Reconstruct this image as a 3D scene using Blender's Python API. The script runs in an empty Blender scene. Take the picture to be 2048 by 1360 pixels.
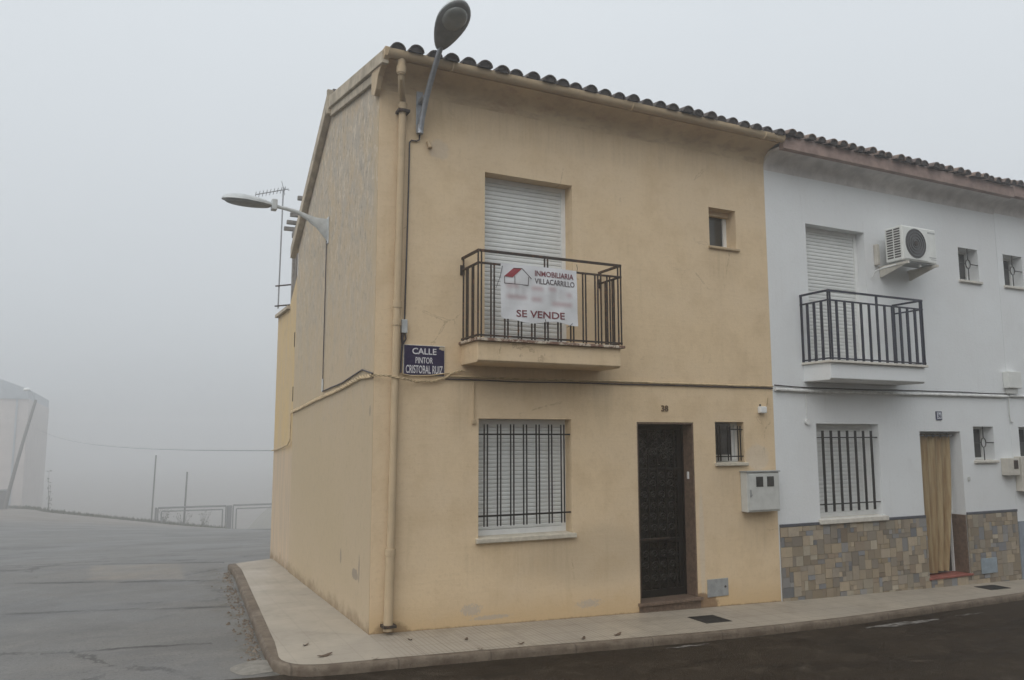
import bpy, bmesh, math, random
from mathutils import Vector, Matrix
random.seed(7)
S = bpy.context.scene
COL = S.collection
R = math.radians

# ------------------------------------------------------------------ camera
cam = bpy.data.cameras.new('camera'); camo = bpy.data.objects.new('camera', cam); COL.objects.link(camo)
r = Vector((0.89670211, -0.44263216, -0.00144829)); u = Vector((-0.05299016, -0.11059691, 0.99245169)); f = Vector((0.43945122, 0.88985678, 0.12262763))
M = Matrix((( r.x, u.x, -f.x), (r.y, u.y, -f.y), (r.z, u.z, -f.z))).to_4x4()
M.translation = Vector((-2.1006622, -7.14034849, 1.75))
camo.matrix_world = M
cam.sensor_width = 36; cam.lens = 1585.01 / 2048 * 36; cam.clip_end = 1000; cam.clip_start = 0.05
S.camera = camo

# ------------------------------------------------------------------ world, sun, exposure
SUN_EL, SUN_AZ = R(50), R(232)           # direction to the sun: azimuth clockwise from +y
w = bpy.data.worlds.new('World'); S.world = w; w.use_nodes = True
nt = w.node_tree; nt.nodes.clear()
sky = nt.nodes.new('ShaderNodeTexSky'); sky.sky_type = 'NISHITA'; sky.sun_disc = False
sky.sun_elevation = SUN_EL; sky.sun_rotation = SUN_AZ; sky.air_density = 1.0; sky.dust_density = 4.0; sky.ozone_density = 1.0
hs = nt.nodes.new('ShaderNodeHueSaturation'); hs.inputs['Saturation'].default_value = 0.16
mx = nt.nodes.new('ShaderNodeMix'); mx.data_type = 'RGBA'; mx.inputs[0].default_value = 0.72    # overcast deck
mx.inputs[7].default_value = (6.3, 6.85, 7.35, 1)
bg = nt.nodes.new('ShaderNodeBackground'); bg.inputs['Strength'].default_value = 0.10
wo = nt.nodes.new('ShaderNodeOutputWorld')
cn = nt.nodes.new('ShaderNodeTexNoise'); cn.inputs['Scale'].default_value = 2.2; cn.inputs['Detail'].default_value = 4
ctc = nt.nodes.new('ShaderNodeTexCoord'); nt.links.new(ctc.outputs['Generated'], cn.inputs['Vector'])
cr_ = nt.nodes.new('ShaderNodeMix'); cr_.data_type = 'RGBA'; nt.links.new(cn.outputs[0], cr_.inputs[0])
cr_.inputs[6].default_value = (6.2, 6.65, 7.05, 1); cr_.inputs[7].default_value = (7.0, 7.45, 7.8, 1); nt.links.new(cr_.outputs[2], mx.inputs[7])
nt.links.new(sky.outputs[0], hs.inputs['Color']); nt.links.new(hs.outputs[0], mx.inputs[6])
# an overcast sky is brighter overhead than at the horizon
sz = nt.nodes.new('ShaderNodeSeparateXYZ'); nt.links.new(ctc.outputs['Generated'], sz.inputs[0])
mz = nt.nodes.new('ShaderNodeMapRange'); mz.inputs[1].default_value = 0; mz.inputs[2].default_value = 1; mz.inputs[3].default_value = .68; mz.inputs[4].default_value = 1.26
nt.links.new(sz.outputs[2], mz.inputs[0])
vm = nt.nodes.new('ShaderNodeVectorMath'); vm.operation = 'SCALE'; nt.links.new(mx.outputs[2], vm.inputs[0]); nt.links.new(mz.outputs[0], vm.inputs['Scale'])
nt.links.new(vm.outputs[0], bg.inputs[0]); nt.links.new(bg.outputs[0], wo.inputs[0])
sl = bpy.data.lights.new('sun', 'SUN'); sl.energy = 0.75; sl.angle = R(70); sl.color = (1.0, 0.97, 0.93)
so = bpy.data.objects.new('sun', sl); COL.objects.link(so)
d = Vector((math.sin(SUN_AZ) * math.cos(SUN_EL), math.cos(SUN_AZ) * math.cos(SUN_EL), math.sin(SUN_EL)))
so.rotation_euler = d.to_track_quat('Z', 'Y').to_euler(); so.location = (0, -10, 30)
S.view_settings.view_transform = 'Standard'; S.view_settings.look = 'None'; S.view_settings.gamma = 1
S.view_settings.exposure = 0.46
S.render.engine = 'CYCLES'
S.cycles.use_denoising = True
S.cycles.volume_bounces = 5
S.cycles.max_bounces = 10

# ------------------------------------------------------------------ node helper
class NT:
    def __init__(s, m):
        s.m = m; m.use_nodes = True; s.t = m.node_tree; s.t.nodes.clear()
        s.out = s.t.nodes.new('ShaderNodeOutputMaterial')
        s.b = s.t.nodes.new('ShaderNodeBsdfPrincipled'); s.t.links.new(s.b.outputs[0], s.out.inputs[0])
        s.tc = s.t.nodes.new('ShaderNodeTexCoord')
        s.obj = s.tc.outputs['Object']
    def link(s, a, b): s.t.links.new(a, b)
    def put(s, v, inp):
        if hasattr(v, 'is_output') or isinstance(v, bpy.types.NodeSocket): s.link(v, inp)
        else: inp.default_value = v
    def map(s, scale=(1, 1, 1), loc=(0, 0, 0), rot=(0, 0, 0)):
        n = s.t.nodes.new('ShaderNodeMapping'); s.link(s.obj, n.inputs[0])
        n.inputs['Scale'].default_value = scale; n.inputs['Location'].default_value = loc; n.inputs['Rotation'].default_value = rot
        return n.outputs[0]
    def noise(s, scale, detail=4, rough=.55, vec=None, dist=0):
        n = s.t.nodes.new('ShaderNodeTexNoise'); s.link(vec or s.obj, n.inputs['Vector'])
        n.inputs['Scale'].default_value = scale; n.inputs['Detail'].default_value = detail
        n.inputs['Roughness'].default_value = rough; n.inputs['Distortion'].default_value = dist
        return n.outputs[0]
    def voro(s, scale, vec=None, feature='F1', out='Distance'):
        n = s.t.nodes.new('ShaderNodeTexVoronoi'); n.feature = feature; s.link(vec or s.obj, n.inputs['Vector'])
        n.inputs['Scale'].default_value = scale
        return n.outputs[out]
    def step(s, v, a, b, lo=0.0, hi=1.0):
        n = s.t.nodes.new('ShaderNodeMapRange'); n.interpolation_type = 'SMOOTHSTEP'
        s.put(v, n.inputs[0]); n.inputs[1].default_value = a; n.inputs[2].default_value = b
        n.inputs[3].default_value = lo; n.inputs[4].default_value = hi
        return n.outputs[0]
    def math(s, op, a, b=0.0, c=0.0):
        n = s.t.nodes.new('ShaderNodeMath'); n.operation = op; s.put(a, n.inputs[0]); s.put(b, n.inputs[1]); s.put(c, n.inputs[2])
        return n.outputs[0]
    def mul(s, a, b): return s.math('MULTIPLY', a, b)
    def add(s, a, b): return s.math('ADD', a, b)
    def mx(s, a, b): return s.math('MAXIMUM', a, b)
    def mix(s, fac, a, b):
        n = s.t.nodes.new('ShaderNodeMix'); n.data_type = 'RGBA'; s.put(fac, n.inputs[0])
        s.put(c4(a), n.inputs[6]); s.put(c4(b), n.inputs[7]); return n.outputs[2]
    def xyz(s, vec=None):
        n = s.t.nodes.new('ShaderNodeSeparateXYZ'); s.link(vec or s.obj, n.inputs[0]); return n.outputs
    def bump(s, h, strength=.3, dist=.01, prev=None):
        n = s.t.nodes.new('ShaderNodeBump'); s.link(h, n.inputs['Height']); n.inputs['Strength'].default_value = strength
        n.inputs['Distance'].default_value = dist
        if prev: s.link(prev, n.inputs['Normal'])
        return n.outputs[0]
    def blob(s, axes, centre, radii, edge=.45, nz=None, namp=.6):
        """soft, ragged patch of its own shape: 1 inside"""
        o = s.xyz(); t = None
        for a, c, q in zip(axes, centre, radii):
            e = s.math('POWER', s.math('DIVIDE', s.math('SUBTRACT', o['XYZ'.index(a)], c), q), 2.0)
            t = e if t is None else s.add(t, e)
        if nz is not None: t = s.add(t, s.mul(s.math('SUBTRACT', nz, .5), namp * 2))
        return s.step(t, 1 - edge, 1 + edge, 1, 0)
    def fin(s, col=None, rough=.8, metal=0, normal=None, spec=.5):
        if col is not None: s.put(c4(col), s.b.inputs['Base Color'])
        s.put(rough, s.b.inputs['Roughness']); s.put(metal, s.b.inputs['Metallic'])
        s.b.inputs['Specular IOR Level'].default_value = spec
        if normal: s.link(normal, s.b.inputs['Normal'])
        return s.m
def c4(c):
    return (*c, 1.0) if isinstance(c, tuple) and len(c) == 3 else c

def M_simple(name, col, rough=.6, metal=0, var=.12, scale=12, bump=0.0, spec=.5):
    n = NT(bpy.data.materials.new(name))
    nz = n.noise(scale, 5, .6)
    nz2 = n.noise(scale * 7, 3, .6)
    a = tuple(max(0, c * (1 - var)) for c in col); b = tuple(min(1, c * (1 + var)) for c in col)
    cc = n.mix(n.step(nz, .3, .7), a, b)
    rr = n.step(nz2, .3, .7, max(.05, rough - .08), min(1, rough + .08))
    return n.fin(cc, rr, metal, n.bump(nz2, bump, .004) if bump else None, spec)

MAT = {}
def mats():
    # --- beige painted plaster (street front)
    n = NT(bpy.data.materials.new('beige_plaster'))
    big = n.noise(.55, 5, .6); mid = n.noise(2.6, 6, .62); fine = n.noise(60, 3, .6)
    streak = n.noise(1.0, 5, .65, n.map((9, 9, .7)))
    o = n.xyz()
    c = n.mix(n.step(big, .35, .65), (.690, .535, .348), (.650, .512, .348))
    c = n.mix(n.step(mid, .42, .70, 0, .55), c, (.555, .415, .255))
    c = n.mix(n.step(streak, .54, .76, 0, .26), c, (.47, .36, .215))
    # damp, rust-coloured splash band along the foot of the wall, ragged top
    foot = n.step(n.add(n.add(o[2], n.mul(o[0], .03)), n.mul(n.math('SUBTRACT', mid, .5), .55)), .0, .34, 1, 0)
    c = n.mix(n.mul(foot, .55), c, (.50, .335, .155))
    # soot under the window sills and a dirty haze between window and door
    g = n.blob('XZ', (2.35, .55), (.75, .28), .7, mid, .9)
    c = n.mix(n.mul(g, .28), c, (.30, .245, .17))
    # flaked paint patches low on the wall, grey filler patch by the small window, pale strip by the door
    nz = n.noise(14, 5, .7)
    nf = n.noise(34, 6, .8); dr = n.noise(1.0, 6, .75, n.map((24, 24, 1.3)))
    for (dx, dz, wx, hz_) in ((1.58, .60, .60, .22), (4.22, 1.30, .26, .22), (4.22, 3.80, .26, .25), (.86, 2.15, .10, .40), (2.50, 2.2, .12, .35), (4.6, .70, .26, .25), (1.7, 2.30, .85, .16), (2.4, 5.0, 2.6, .22)):
        c = n.mix(n.mul(n.blob('XZ', (dx, dz), (wx, hz_), .7, mid, .9), n.step(dr, .40, .70, .10, .30)), c, (.34, .26, .165))
    flake = n.mx(n.blob('XZ', (.99, .13), (.10, .05), .2, nf, 4.5), n.blob('XZ', (2.30, .075), (.13, .035), .6, nf, 5.0))
    flake = n.mx(flake, n.blob('XZ', (1.20, .045), (.20, .02), .3, nf, 3.6))
    c = n.mix(n.mul(flake, .5), c, (.36, .345, .34))
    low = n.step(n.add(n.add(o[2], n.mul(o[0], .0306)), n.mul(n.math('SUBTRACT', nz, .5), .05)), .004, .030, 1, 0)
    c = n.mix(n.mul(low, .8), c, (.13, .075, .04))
    fill = n.mx(n.blob('XZ', (4.63, 1.52), (.17, .15), .35, nz, .9), n.blob('XZ', (3.775, .55), (.035, .62), .35, nz, .7))
    c = n.mix(n.mul(fill, .55), c, (.60, .52, .42))
    stain = n.blob('XZ', (3.78, -.06), (.20, .11), .3, nz, 1.0)
    c = n.mix(n.mul(stain, .85), c, (.20, .125, .075))
    stain2 = n.blob('XZ', (.20, .0), (.16, .10), .5, nz, 1.0)
    c = n.mix(n.mul(stain2, .7), c, (.22, .14, .07))
    scar = n.blob('XZ', (.62, 4.60), (.10, .10), .4, nz, 1.0)
    c = n.mix(n.mul(scar, .35), c, (.50, .45, .40))
    hair = n.voro(1.1, n.map((1, 1, 1)), 'DISTANCE_TO_EDGE')
    trow = n.noise(1, 5, .65, n.map((2.2, 2.2, 30)))
    grain = n.noise(26, 6, .75); c = n.mix(n.step(grain, .50, .66, 0, .22), c, (.44, .32, .19)); c = n.mix(n.step(trow, .54, .68, 0, .12), c, (.46, .34, .205)); c = n.mix(n.step(n.noise(1, 5, .7, n.map((1.6, 1.6, 18), (7, 3, 1))), .56, .70, 0, .16), c, (.68, .53, .34))
    crk = n.voro(1.25, n.map((1, 1, 1), (.3, 0, .7)), 'DISTANCE_TO_EDGE'); wv = n.math('SUBTRACT', n.noise(5, 5, .7), .5)
    crk = n.mul(n.step(n.math('ABSOLUTE', n.add(crk, n.mul(wv, .16))), .001, .006, 1, 0), n.step(n.noise(1.1, 3, .5, n.map((1, 1, 1), (9, 0, 4))), .55, .62)); c = n.mix(n.mul(crk, .45), c, (.25, .17, .10))
    b1 = n.bump(mid, .30, .02); b2 = n.bump(grain, .45, .005, b1); b3 = n.bump(trow, .22, .006, b2)
    MAT['beige'] = n.fin(c, n.step(mid, .3, .7, .75, .95), 0, b3, .25)
    # --- beige trim (gutter, pipes, cornice)
    n = NT(bpy.data.materials.new('beige_trim'))
    mid = n.noise(5, 6, .65); st = n.noise(2, 5, .65, n.map((6, 6, 1)))
    c = n.mix(n.step(mid, .35, .7), (.49, .375, .24), (.435, .335, .215))
    c = n.mix(n.step(st, .5, .75, 0, .5), c, (.36, .28, .19))
    MAT['trim'] = n.fin(c, .7, 0, n.bump(n.noise(40, 4), .2, .004), .3)
    n = NT(bpy.data.materials.new('stained_cornice_paint'))
    mid = n.noise(2.2, 6, .65); st = n.noise(1.5, 5, .65, n.map((3, 1, 9)))
    c = n.mix(n.step(mid, .35, .65), (.66, .525, .345), (.56, .435, .28))
    c = n.mix(n.step(st, .45, .66, 0, .55), c, (.43, .31, .21))
    c = n.mix(n.step(n.noise(2.6, 6, .75, n.map((1, 1, 2.5), (2, 8, 5))), .56, .70, 0, .45), c, (.45, .28, .19)); MAT['cornice'] = n.fin(c, .8, 0, n.bump(n.noise(30, 4), .3, .006), .25)
    # --- gable render: rough, streaked by rain
    n = NT(bpy.data.materials.new('weathered_gable_render'))
    big = n.noise(.5, 5, .6); s1 = n.noise(1.3, 8, .75, n.map((3.2, 3.2, 1.7)), .6); s2 = n.noise(2.4, 9, .8, n.map((5, 5, 3.0), (3, 1, 2)), .5)
    mid = n.noise(6, 7, .7); o = n.xyz()
    c = n.mix(n.step(big, .35, .65), (.485, .385, .265), (.465, .37, .245))
    up = n.step(n.add(o[2], n.mul(n.math('SUBTRACT', s1, .5), 3.2)), 1.4, 5.0)
    inner = n.step(n.add(o[1], n.mul(n.math('SUBTRACT', s2, .5), .40)), -.06, .30)
    c = n.mix(n.mul(n.mul(n.step(s1, .38, .60, .12, .80), up), inner), c, (.40, .365, .315))
    c = n.mix(n.mul(n.mul(n.step(s2, .53, .66, 0, .60), up), inner), c, (.25, .235, .21))
    spk = n.noise(1.0, 6, .8, n.map((17, 17, 9)))
    c = n.mix(n.mul(n.mul(n.step(spk, .50, .68, 0, .75), n.add(.25, n.mul(up, .75))), inner), c, (.19, .172, .148))
    c = n.mix(n.mul(n.step(n.noise(1.3, 5, .7, n.map((13, 13, 6), (5, 5, 5))), .54, .62, 0, .7), up), c, (.60, .52, .41))
    c = n.mix(n.step(mid, .60, .78, 0, .35), c, (.36, .31, .24))
    nz = n.noise(13, 5, .7)
    foot = n.step(n.add(o[2], n.mul(n.math('SUBTRACT', mid, .5), .40)), -.02, .16, 1, 0)
    c = n.mix(n.mul(foot, .75), c, (.22, .155, .095))
    k = n.mx(n.blob('YZ', (.50, .46), (.10, .05), .3, nz, 1.6), n.blob('YZ', (.36, .52), (.022, .13), .3, nz, .9))
    k = n.mx(k, n.blob('YZ', (1.05, .56), (.03, .07), .3, nz, .8)); k = n.mx(k, n.blob('YZ', (.1, 2.0), (.02, .05), .3, nz, .8))
    c = n.mix(n.mul(k, .75), c, (.26, .22, .18))
    b1 = n.bump(s2, .35, .012); b2 = n.bump(n.noise(45, 4, .7), .5, .005, b1)
    MAT['gable'] = n.fin(c, .92, 0, b2, .2)
    n = NT(bpy.data.materials.new('yellow_extension_render'))
    s1 = n.noise(1.4, 6, .7, n.map((7, 7, .6))); mid = n.noise(5, 6, .7)
    o = n.xyz(); c = n.mix(n.step(s1, .35, .7), (.56, .415, .215), (.50, .39, .26)); c = n.mix(n.step(mid, .5, .75, 0, .5), c, (.36, .30, .22))
    c = n.mix(n.step(n.add(o[2], n.mul(mid, .25)), 1.64, 1.80, 1, 0), c, n.mix(n.step(s1, .4, .65), (.535, .415, .29), (.44, .36, .27)))
    c = n.mix(n.mul(n.step(n.add(o[2], n.mul(n.math('SUBTRACT', mid, .5), .4)), -.02, .16, 1, 0), .75), c, (.22, .155, .095))
    MAT['ext'] = n.fin(c, .9, 0, n.bump(mid, .3, .01), .2)
    # --- white painted plaster
    n = NT(bpy.data.materials.new('white_plaster'))
    big = n.noise(.6, 5, .6); mid = n.noise(3.5, 6, .65); st = n.noise(1.2, 6, .7, n.map((8, 8, .6)))
    c = n.mix(n.step(big, .35, .65), (.715, .735, .74), (.68, .69, .69))
    c = n.mix(n.step(st, .55, .8, 0, .30), c, (.48, .47, .455)); c = n.mix(n.step(mid, .55, .8, 0, .22), c, (.50, .50, .49))
    dn = n.noise(1.0, 6, .75, n.map((22, 22, 1.2)))
    for (dx, dz, wx, hz_) in ((6.2, 2.1, .85, .35), (7.2, 3.75, .40, .35), (8.83, 1.2, .22, .25), (8.78, 3.7, .22, .35), (9.3, .95, .2, .28), (6.15, .72, .6, .1), (5.1, 4.6, .12, .6)):
        c = n.mix(n.mul(n.blob('XZ', (dx, dz), (wx, hz_), .6, mid, .8), n.step(dn, .42, .66, .1, .55)), c, (.40, .385, .355))
    c = n.mix(n.step(n.noise(24, 6, .75), .55, .7, 0, .25), c, (.47, .47, .46))
    b1 = n.bump(mid, .3, .015); b2 = n.bump(n.noise(30, 5, .7), .45, .005, b1)
    MAT['white'] = n.fin(c, .85, 0, b2, .25)
    MAT['verge'] = M_simple('weathered_verge_render', (.40, .345, .265), .9, 0, .22, 7, .4, .2)
    MAT['pinkcornice'] = M_simple('grey_pink_cornice_paint', (.62, .59, .57), .85, 0, .14, 5, .3, .2)
    MAT['redfascia'] = M_simple('red_brown_fascia_paint', (.30, .215, .185), .75, 0, .22, 6, .25, .3)
    MAT['greyplinth'] = M_simple('blue_grey_plinth_paint', (.25, .28, .32), .8, 0, .1, 8, .2, .3)
    # --- roof tiles
    def tilemat(nm, a, b, lich):
        n = NT(bpy.data.materials.new(nm)); mid = n.noise(9, 6, .7); big = n.noise(3, 4)
        c = n.mix(n.step(big, .35, .65), a, b); c = n.mix(n.step(mid, .55, .72, 0, .55), c, lich)
        return n.fin(c, .85, 0, n.bump(n.noise(40, 4), .4, .006), .25)
    MAT['tile'] = tilemat('dark_weathered_roof_tile', (.115, .098, .090), (.075, .068, .066), (.20, .19, .165))
    MAT['tile2'] = tilemat('brown_weathered_roof_tile', (.20, .145, .115), (.125, .10, .092), (.27, .245, .20))
    MAT['mortar'] = M_simple('dark_mortar', (.078, .070, .066), .95, 0, .3, 20, .4, .1)
    # --- metals, plastics
    MAT['iron'] = M_simple('black_wrought_iron', (.022, .020, .019), .45, .2, .4, 25, .1)
    n = NT(bpy.data.materials.new('rusting_brown_iron')); mid = n.noise(22, 6, .7)
    c = n.mix(n.step(mid, .5, .68), (.035, .027, .023), (.14, .065, .035))
    MAT['rustiron'] = n.fin(c, .6, .1, n.bump(mid, .2, .003))
    MAT['navy'] = M_simple('navy_painted_iron', (.022, .024, .040), .4, .1, .35, 20, .1)
    n = NT(bpy.data.materials.new('door_iron')); mid = n.noise(16, 6, .7)
    c = n.mix(n.step(mid, .45, .7), (.005, .005, .005), (.014, .013, .011))
    MAT['dooriron'] = n.fin(c, n.step(mid, .3, .7, .35, .6), .1, n.bump(mid, .2, .004))
    MAT['doorrelief'] = M_simple('glint_iron_relief', (.020, .019, .017), .34, .2, .35, 18, .1)  # lightened above the door iron to paint in the relief's glint
    MAT['doorglass'] = M_simple('dark_door_pane', (.004, .0045, .005), .3, 0, .3, 8)
    MAT['shutter'] = M_simple('white_roller_shutter', (.66, .67, .655), .5, 0, .05, 4)
    MAT['pvc'] = M_simple('white_window_frame', (.72, .725, .71), .4, 0, .05, 8)
    MAT['glass'] = M_simple('dark_window_pane', (.045, .045, .043), .12, 0, .3, 3)
    MAT['stone'] = M_simple('cream_sill_stone', (.50, .455, .37), .7, 0, .14, 18, .2)
    MAT['whitestone'] = M_simple('pale_sill_stone', (.58, .55, .49), .7, 0, .10, 18, .2)
    MAT['brownstone'] = M_simple('brown_polished_stone', (.150, .105, .078), .35, 0, .25, 30, .1)
    n = NT(bpy.data.materials.new('balcony_edge_tile')); mid = n.noise(9, 6, .75)
    c = n.mix(n.step(mid, .47, .55), (.17, .095, .065), (.52, .46, .37)); MAT['edgetile'] = n.fin(c, .7, 0, n.bump(mid, .5, .01))
    MAT['galv'] = M_simple('galvanised_grey_steel', (.36, .38, .41), .45, .5, .12, 14, .1)
    MAT['lamphead'] = M_simple('grey_lamp_housing', (.47, .49, .49), .45, .1, .1, 12)
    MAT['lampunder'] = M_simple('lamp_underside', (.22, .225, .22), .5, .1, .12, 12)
    MAT['lampdark'] = M_simple('dark_lamp_underside', (.16, .165, .16), .5, .1, .15, 12)  # darker grey than the housing
    MAT['lampglass'] = M_simple('lamp_bowl_glass', (.20, .205, .185), .15, 0, .12, 10)
    MAT['cable'] = M_simple('black_cable', (.05, .044, .05), .6, 0, .3, 30)
    MAT['cablebeige'] = M_simple('painted_cable', (.46, .355, .215), .75, 0, .2, 14, .2)
    MAT['cablewhite'] = M_simple('white_painted_cable', (.66, .665, .65), .75, 0, .12, 14, .2)
    MAT['metergrey'] = M_simple('light_grey_meter_box', (.50, .505, .48), .55, 0, .07, 9, .05)
    MAT['meterwin'] = M_simple('meter_window', (.05, .05, .05), .2, 0, .3, 20)
    MAT['beigebox'] = M_simple('beige_plastic_box', (.52, .49, .43), .6, 0, .08, 10)
    MAT['hatch'] = M_simple('grey_painted_hatch', (.30, .31, .31), .6, .1, .14, 12, .1)
    MAT['bluehatch'] = M_simple('blue_grey_hatch', (.27, .32, .36), .6, .1, .12, 12, .1)
    MAT['antenna'] = M_simple('grey_aluminium', (.35, .36, .37), .5, .6, .1, 20)
    MAT['wood'] = M_simple('weathered_grey_timber', (.21, .195, .18), .85, 0, .25, 12, .3)
    MAT['darkhole'] = M_simple('dark_slot', (.03, .026, .02), .9, 0, .2, 10)
    MAT['acwhite'] = M_simple('white_enamelled_casing', (.66, .67, .64), .4, 0, .05, 8)
    MAT['acgrille'] = M_simple('dark_fan_grille', (.085, .088, .092), .5, 0, .15, 30)
    MAT['aclabel'] = M_simple('grey_printed_label', (.40, .41, .41), .5, 0, .15, 60)
    MAT['curtain'] = None
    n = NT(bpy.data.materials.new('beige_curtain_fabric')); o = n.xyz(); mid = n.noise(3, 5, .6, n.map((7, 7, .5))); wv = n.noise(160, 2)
    c = n.mix(n.step(mid, .35, .68), (.36, .28, .165), (.235, .155, .082)); MAT['curtain'] = n.fin(c, .9, 0, n.bump(wv, .3, .002), .15)  # vertical stripes paint the lit and shaded folds into the cloth
    MAT['redstep'] = M_simple('red_clay_step', (.26, .085, .065), .6, 0, .2, 14, .15)
    MAT['sign'] = None
    n = NT(bpy.data.materials.new('chipped_blue_enamel')); nz = n.noise(42, 5, .7); o = n.xyz()
    c = n.mix(n.step(n.noise(6, 4), .3, .7), (.018, .014, .055), (.026, .020, .062))
    chip = n.mx(n.blob('XZ', (.665, 2.605), (.032, .018), .3, nz, 1.6), n.step(n.noise(17, 6, .8), .70, .74))
    c = n.mix(chip, c, (.42, .36, .26)); c = n.mix(n.step(nz, .66, .72, 0, .8), c, (.10, .055, .035))
    MAT['sign'] = n.fin(c, .3, 0, n.bump(chip, .4, .002))
    n = NT(bpy.data.materials.new('worn_white_enamel')); nz = n.noise(38, 5, .75)
    c = n.mix(n.step(nz, .56, .66), (.66, .65, .66), (.16, .13, .13)); MAT['signtext'] = n.fin(c, .35)
    MAT['signedge'] = M_simple('sign_edge', (.60, .57, .50), .5, 0, .2, 40)
    MAT['digit'] = M_simple('bronze_digit', (.13, .085, .05), .5, .3, .2, 40)
    MAT['plateblue'] = M_simple('number_plate_blue', (.035, .04, .09), .35, 0, .15, 60)
    MAT['platewhite'] = M_simple('number_plate_white', (.55, .56, .60), .35, 0, .1, 60)
    MAT['inkred'] = M_simple('red_print', (.26, .035, .045), .5, 0, .15, 40)
    MAT['inkdark'] = M_simple('dark_print', (.06, .04, .045), .5, 0, .2, 40)
    MAT['inkmaroon'] = M_simple('maroon_print', (.16, .035, .045), .5, 0, .2, 40)
    # printed vinyl with smudged illegible lines across the middle (local coordinates: x right, z up, origin lower left)
    n = NT(bpy.data.materials.new('white_vinyl_banner')); o = n.xyz(); nz = n.noise(10, 3)
    c = n.mix(n.step(n.noise(3, 4), .3, .7), (.66, .665, .68), (.60, .605, .61))
    def soft(x0, x1, z0, z1, e=.03):
        a = n.mul(n.step(o[0], x0 - e, x0 + e), n.step(o[0], x1 - e, x1 + e, 1, 0)); b = n.mul(n.step(o[2], z0 - e, z0 + e), n.step(o[2], z1 - e, z1 + e, 1, 0))
        return n.mul(a, b)
    red = None
    for q in ((.06, .19, .325, .36), (.33, .45, .315, .35), (.51, .60, .320, .355), (.06, .28, .215, .25), (.33, .43, .205, .24), (.55, .78, .175, .21), (.72, .78, .275, .305)):
        e = soft(*q); red = e if red is None else n.mx(red, e)
    gry = None
    for q in ((.055, .12, .23, .34), (.15, .19, .24, .34), (.22, .27, .26, .34), (.33, .46, .19, .34), (.52, .60, .17, .34), (.63, .78, .23, .34), (.52, .78, .16, .22)):
        e = soft(*q, e=.03); gry = e if gry is None else n.mx(gry, e)
    c = n.mix(n.mul(gry, .35), c, (.38, .35, .355)); c = n.mix(n.mul(red, .55), c, (.36, .18, .19))
    MAT['banner'] = n.fin(c, .45, 0, n.bump(n.noise(5, 3), .3, .02))
    # --- ground
    n = NT(bpy.data.materials.new('wet_concrete_road')); o = n.xyz()
    big = n.noise(.5, 6, .65); mid = n.noise(3, 7, .7); fine = n.noise(38, 4, .7); lay = n.noise(1.1, 8, .75, n.map((.8, 1.7, 1)))
    c = n.mix(n.step(big, .35, .65), (.110, .104, .096), (.150, .142, .130))
    c = n.mix(n.step(lay, .45, .7, 0, .6), c, (.095, .095, .095)); c = n.mix(n.step(mid, .52, .75, 0, .5), c, (.19, .178, .16))
    c = n.mix(n.step(fine, .53, .66, 0, .65), c, (.055, .052, .047)); c = n.mix(n.step(n.noise(70, 3, .8, n.map((1, 1, 1), (1, 5, 2))), .56, .68, 0, .6), c, (.27, .26, .24))
    wob = n.mul(n.math('SUBTRACT', n.noise(1.3, 7, .75), .5), .34)
    def joint(y0, slope, wd=.065, x0=-30, x1=-.6):
        t = n.math('ABSOLUTE', n.add(n.math('SUBTRACT', n.math('SUBTRACT', o[1], n.mul(o[0], slope)), y0), wob))
        return n.mul(n.step(t, wd * .4, wd * 1.6, 1, 0), n.mul(n.step(o[0], x0, x0 + .02), n.step(o[0], x1, x1 + .02, 1, 0)))
    j = n.mx(joint(3.69, -.402), joint(2.0, -.303, .05, -4.2)); j = n.mx(j, joint(5.35, -.402, .05)); j = n.mx(j, joint(8.6, -.35, .08))
    j = n.mx(j, joint(12.5, -.3, .12)); j = n.mx(j, joint(.45, -.2, .03, -2.6, -1.25))
    wet = n.step(n.noise(.55, 6, .7, n.map((.5, 1.3, 1), (4, 2, 0))), .48, .62)
    c = n.mix(n.mul(wet, .45), c, (.075, .073, .071))
    j = n.mul(j, n.step(n.noise(1.7, 4, .7), .36, .56, .15, 1)); c = n.mix(n.mul(j, .85), c, (.035, .032, .028))
    pu = n.add(o[1], n.mul(o[0], .40)); patch = n.mul(n.mul(n.step(pu, 3.84, 3.90), n.step(pu, 5.22, 5.30, 1, 0)), n.mul(n.step(n.add(o[0], n.mul(n.math('SUBTRACT', mid, .5), .2)), -2.40, -2.30), n.step(n.add(o[0], n.mul(n.math('SUBTRACT', mid, .5), .2)), -1.25, -1.15, 1, 0))); c = n.mix(n.mul(patch, n.step(mid, .3, .7, .15, .5)), c, (.24, .20, .155))
    # strip of grit and weeds in the gutter line of the kerb
    grit = n.mul(n.step(n.add(o[0], n.mul(n.math('SUBTRACT', n.noise(5, 5, .75), .5), .9)), -1.12, -.90), n.step(n.noise(9, 6, .75), .42, .56))
    grit = n.mul(grit, n.step(o[1], 4.8, 5.2, 1, 0))
    c = n.mix(n.mul(grit, .75), c, (.085, .075, .055))
    far = n.step(o[1], 32, 46); c = n.mix(n.mul(far, .5), c, (.19, .15, .11))
    crk = n.voro(.55, n.map((1, 1, 1)), 'DISTANCE_TO_EDGE'); wv = n.math('SUBTRACT', n.noise(3, 6, .75), .5)
    crk = n.mul(n.step(n.math('ABSOLUTE', n.add(crk, n.mul(wv, .30))), .004, .022, 1, 0), n.step(n.noise(.5, 3, .5, n.map((1, 1, 1), (2, 7, 0))), .46, .54)); c = n.mix(n.mul(crk, .8), c, (.035, .032, .028))
    sp = n.noise(14, 6, .8); c = n.mix(n.step(sp, .56, .66, 0, .6), c, (.075, .070, .062)); c = n.mix(n.step(n.noise(21, 5, .8, n.map((1, 1, 1), (3, 3, 3))), .60, .70, 0, .5), c, (.24, .23, .21))
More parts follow.
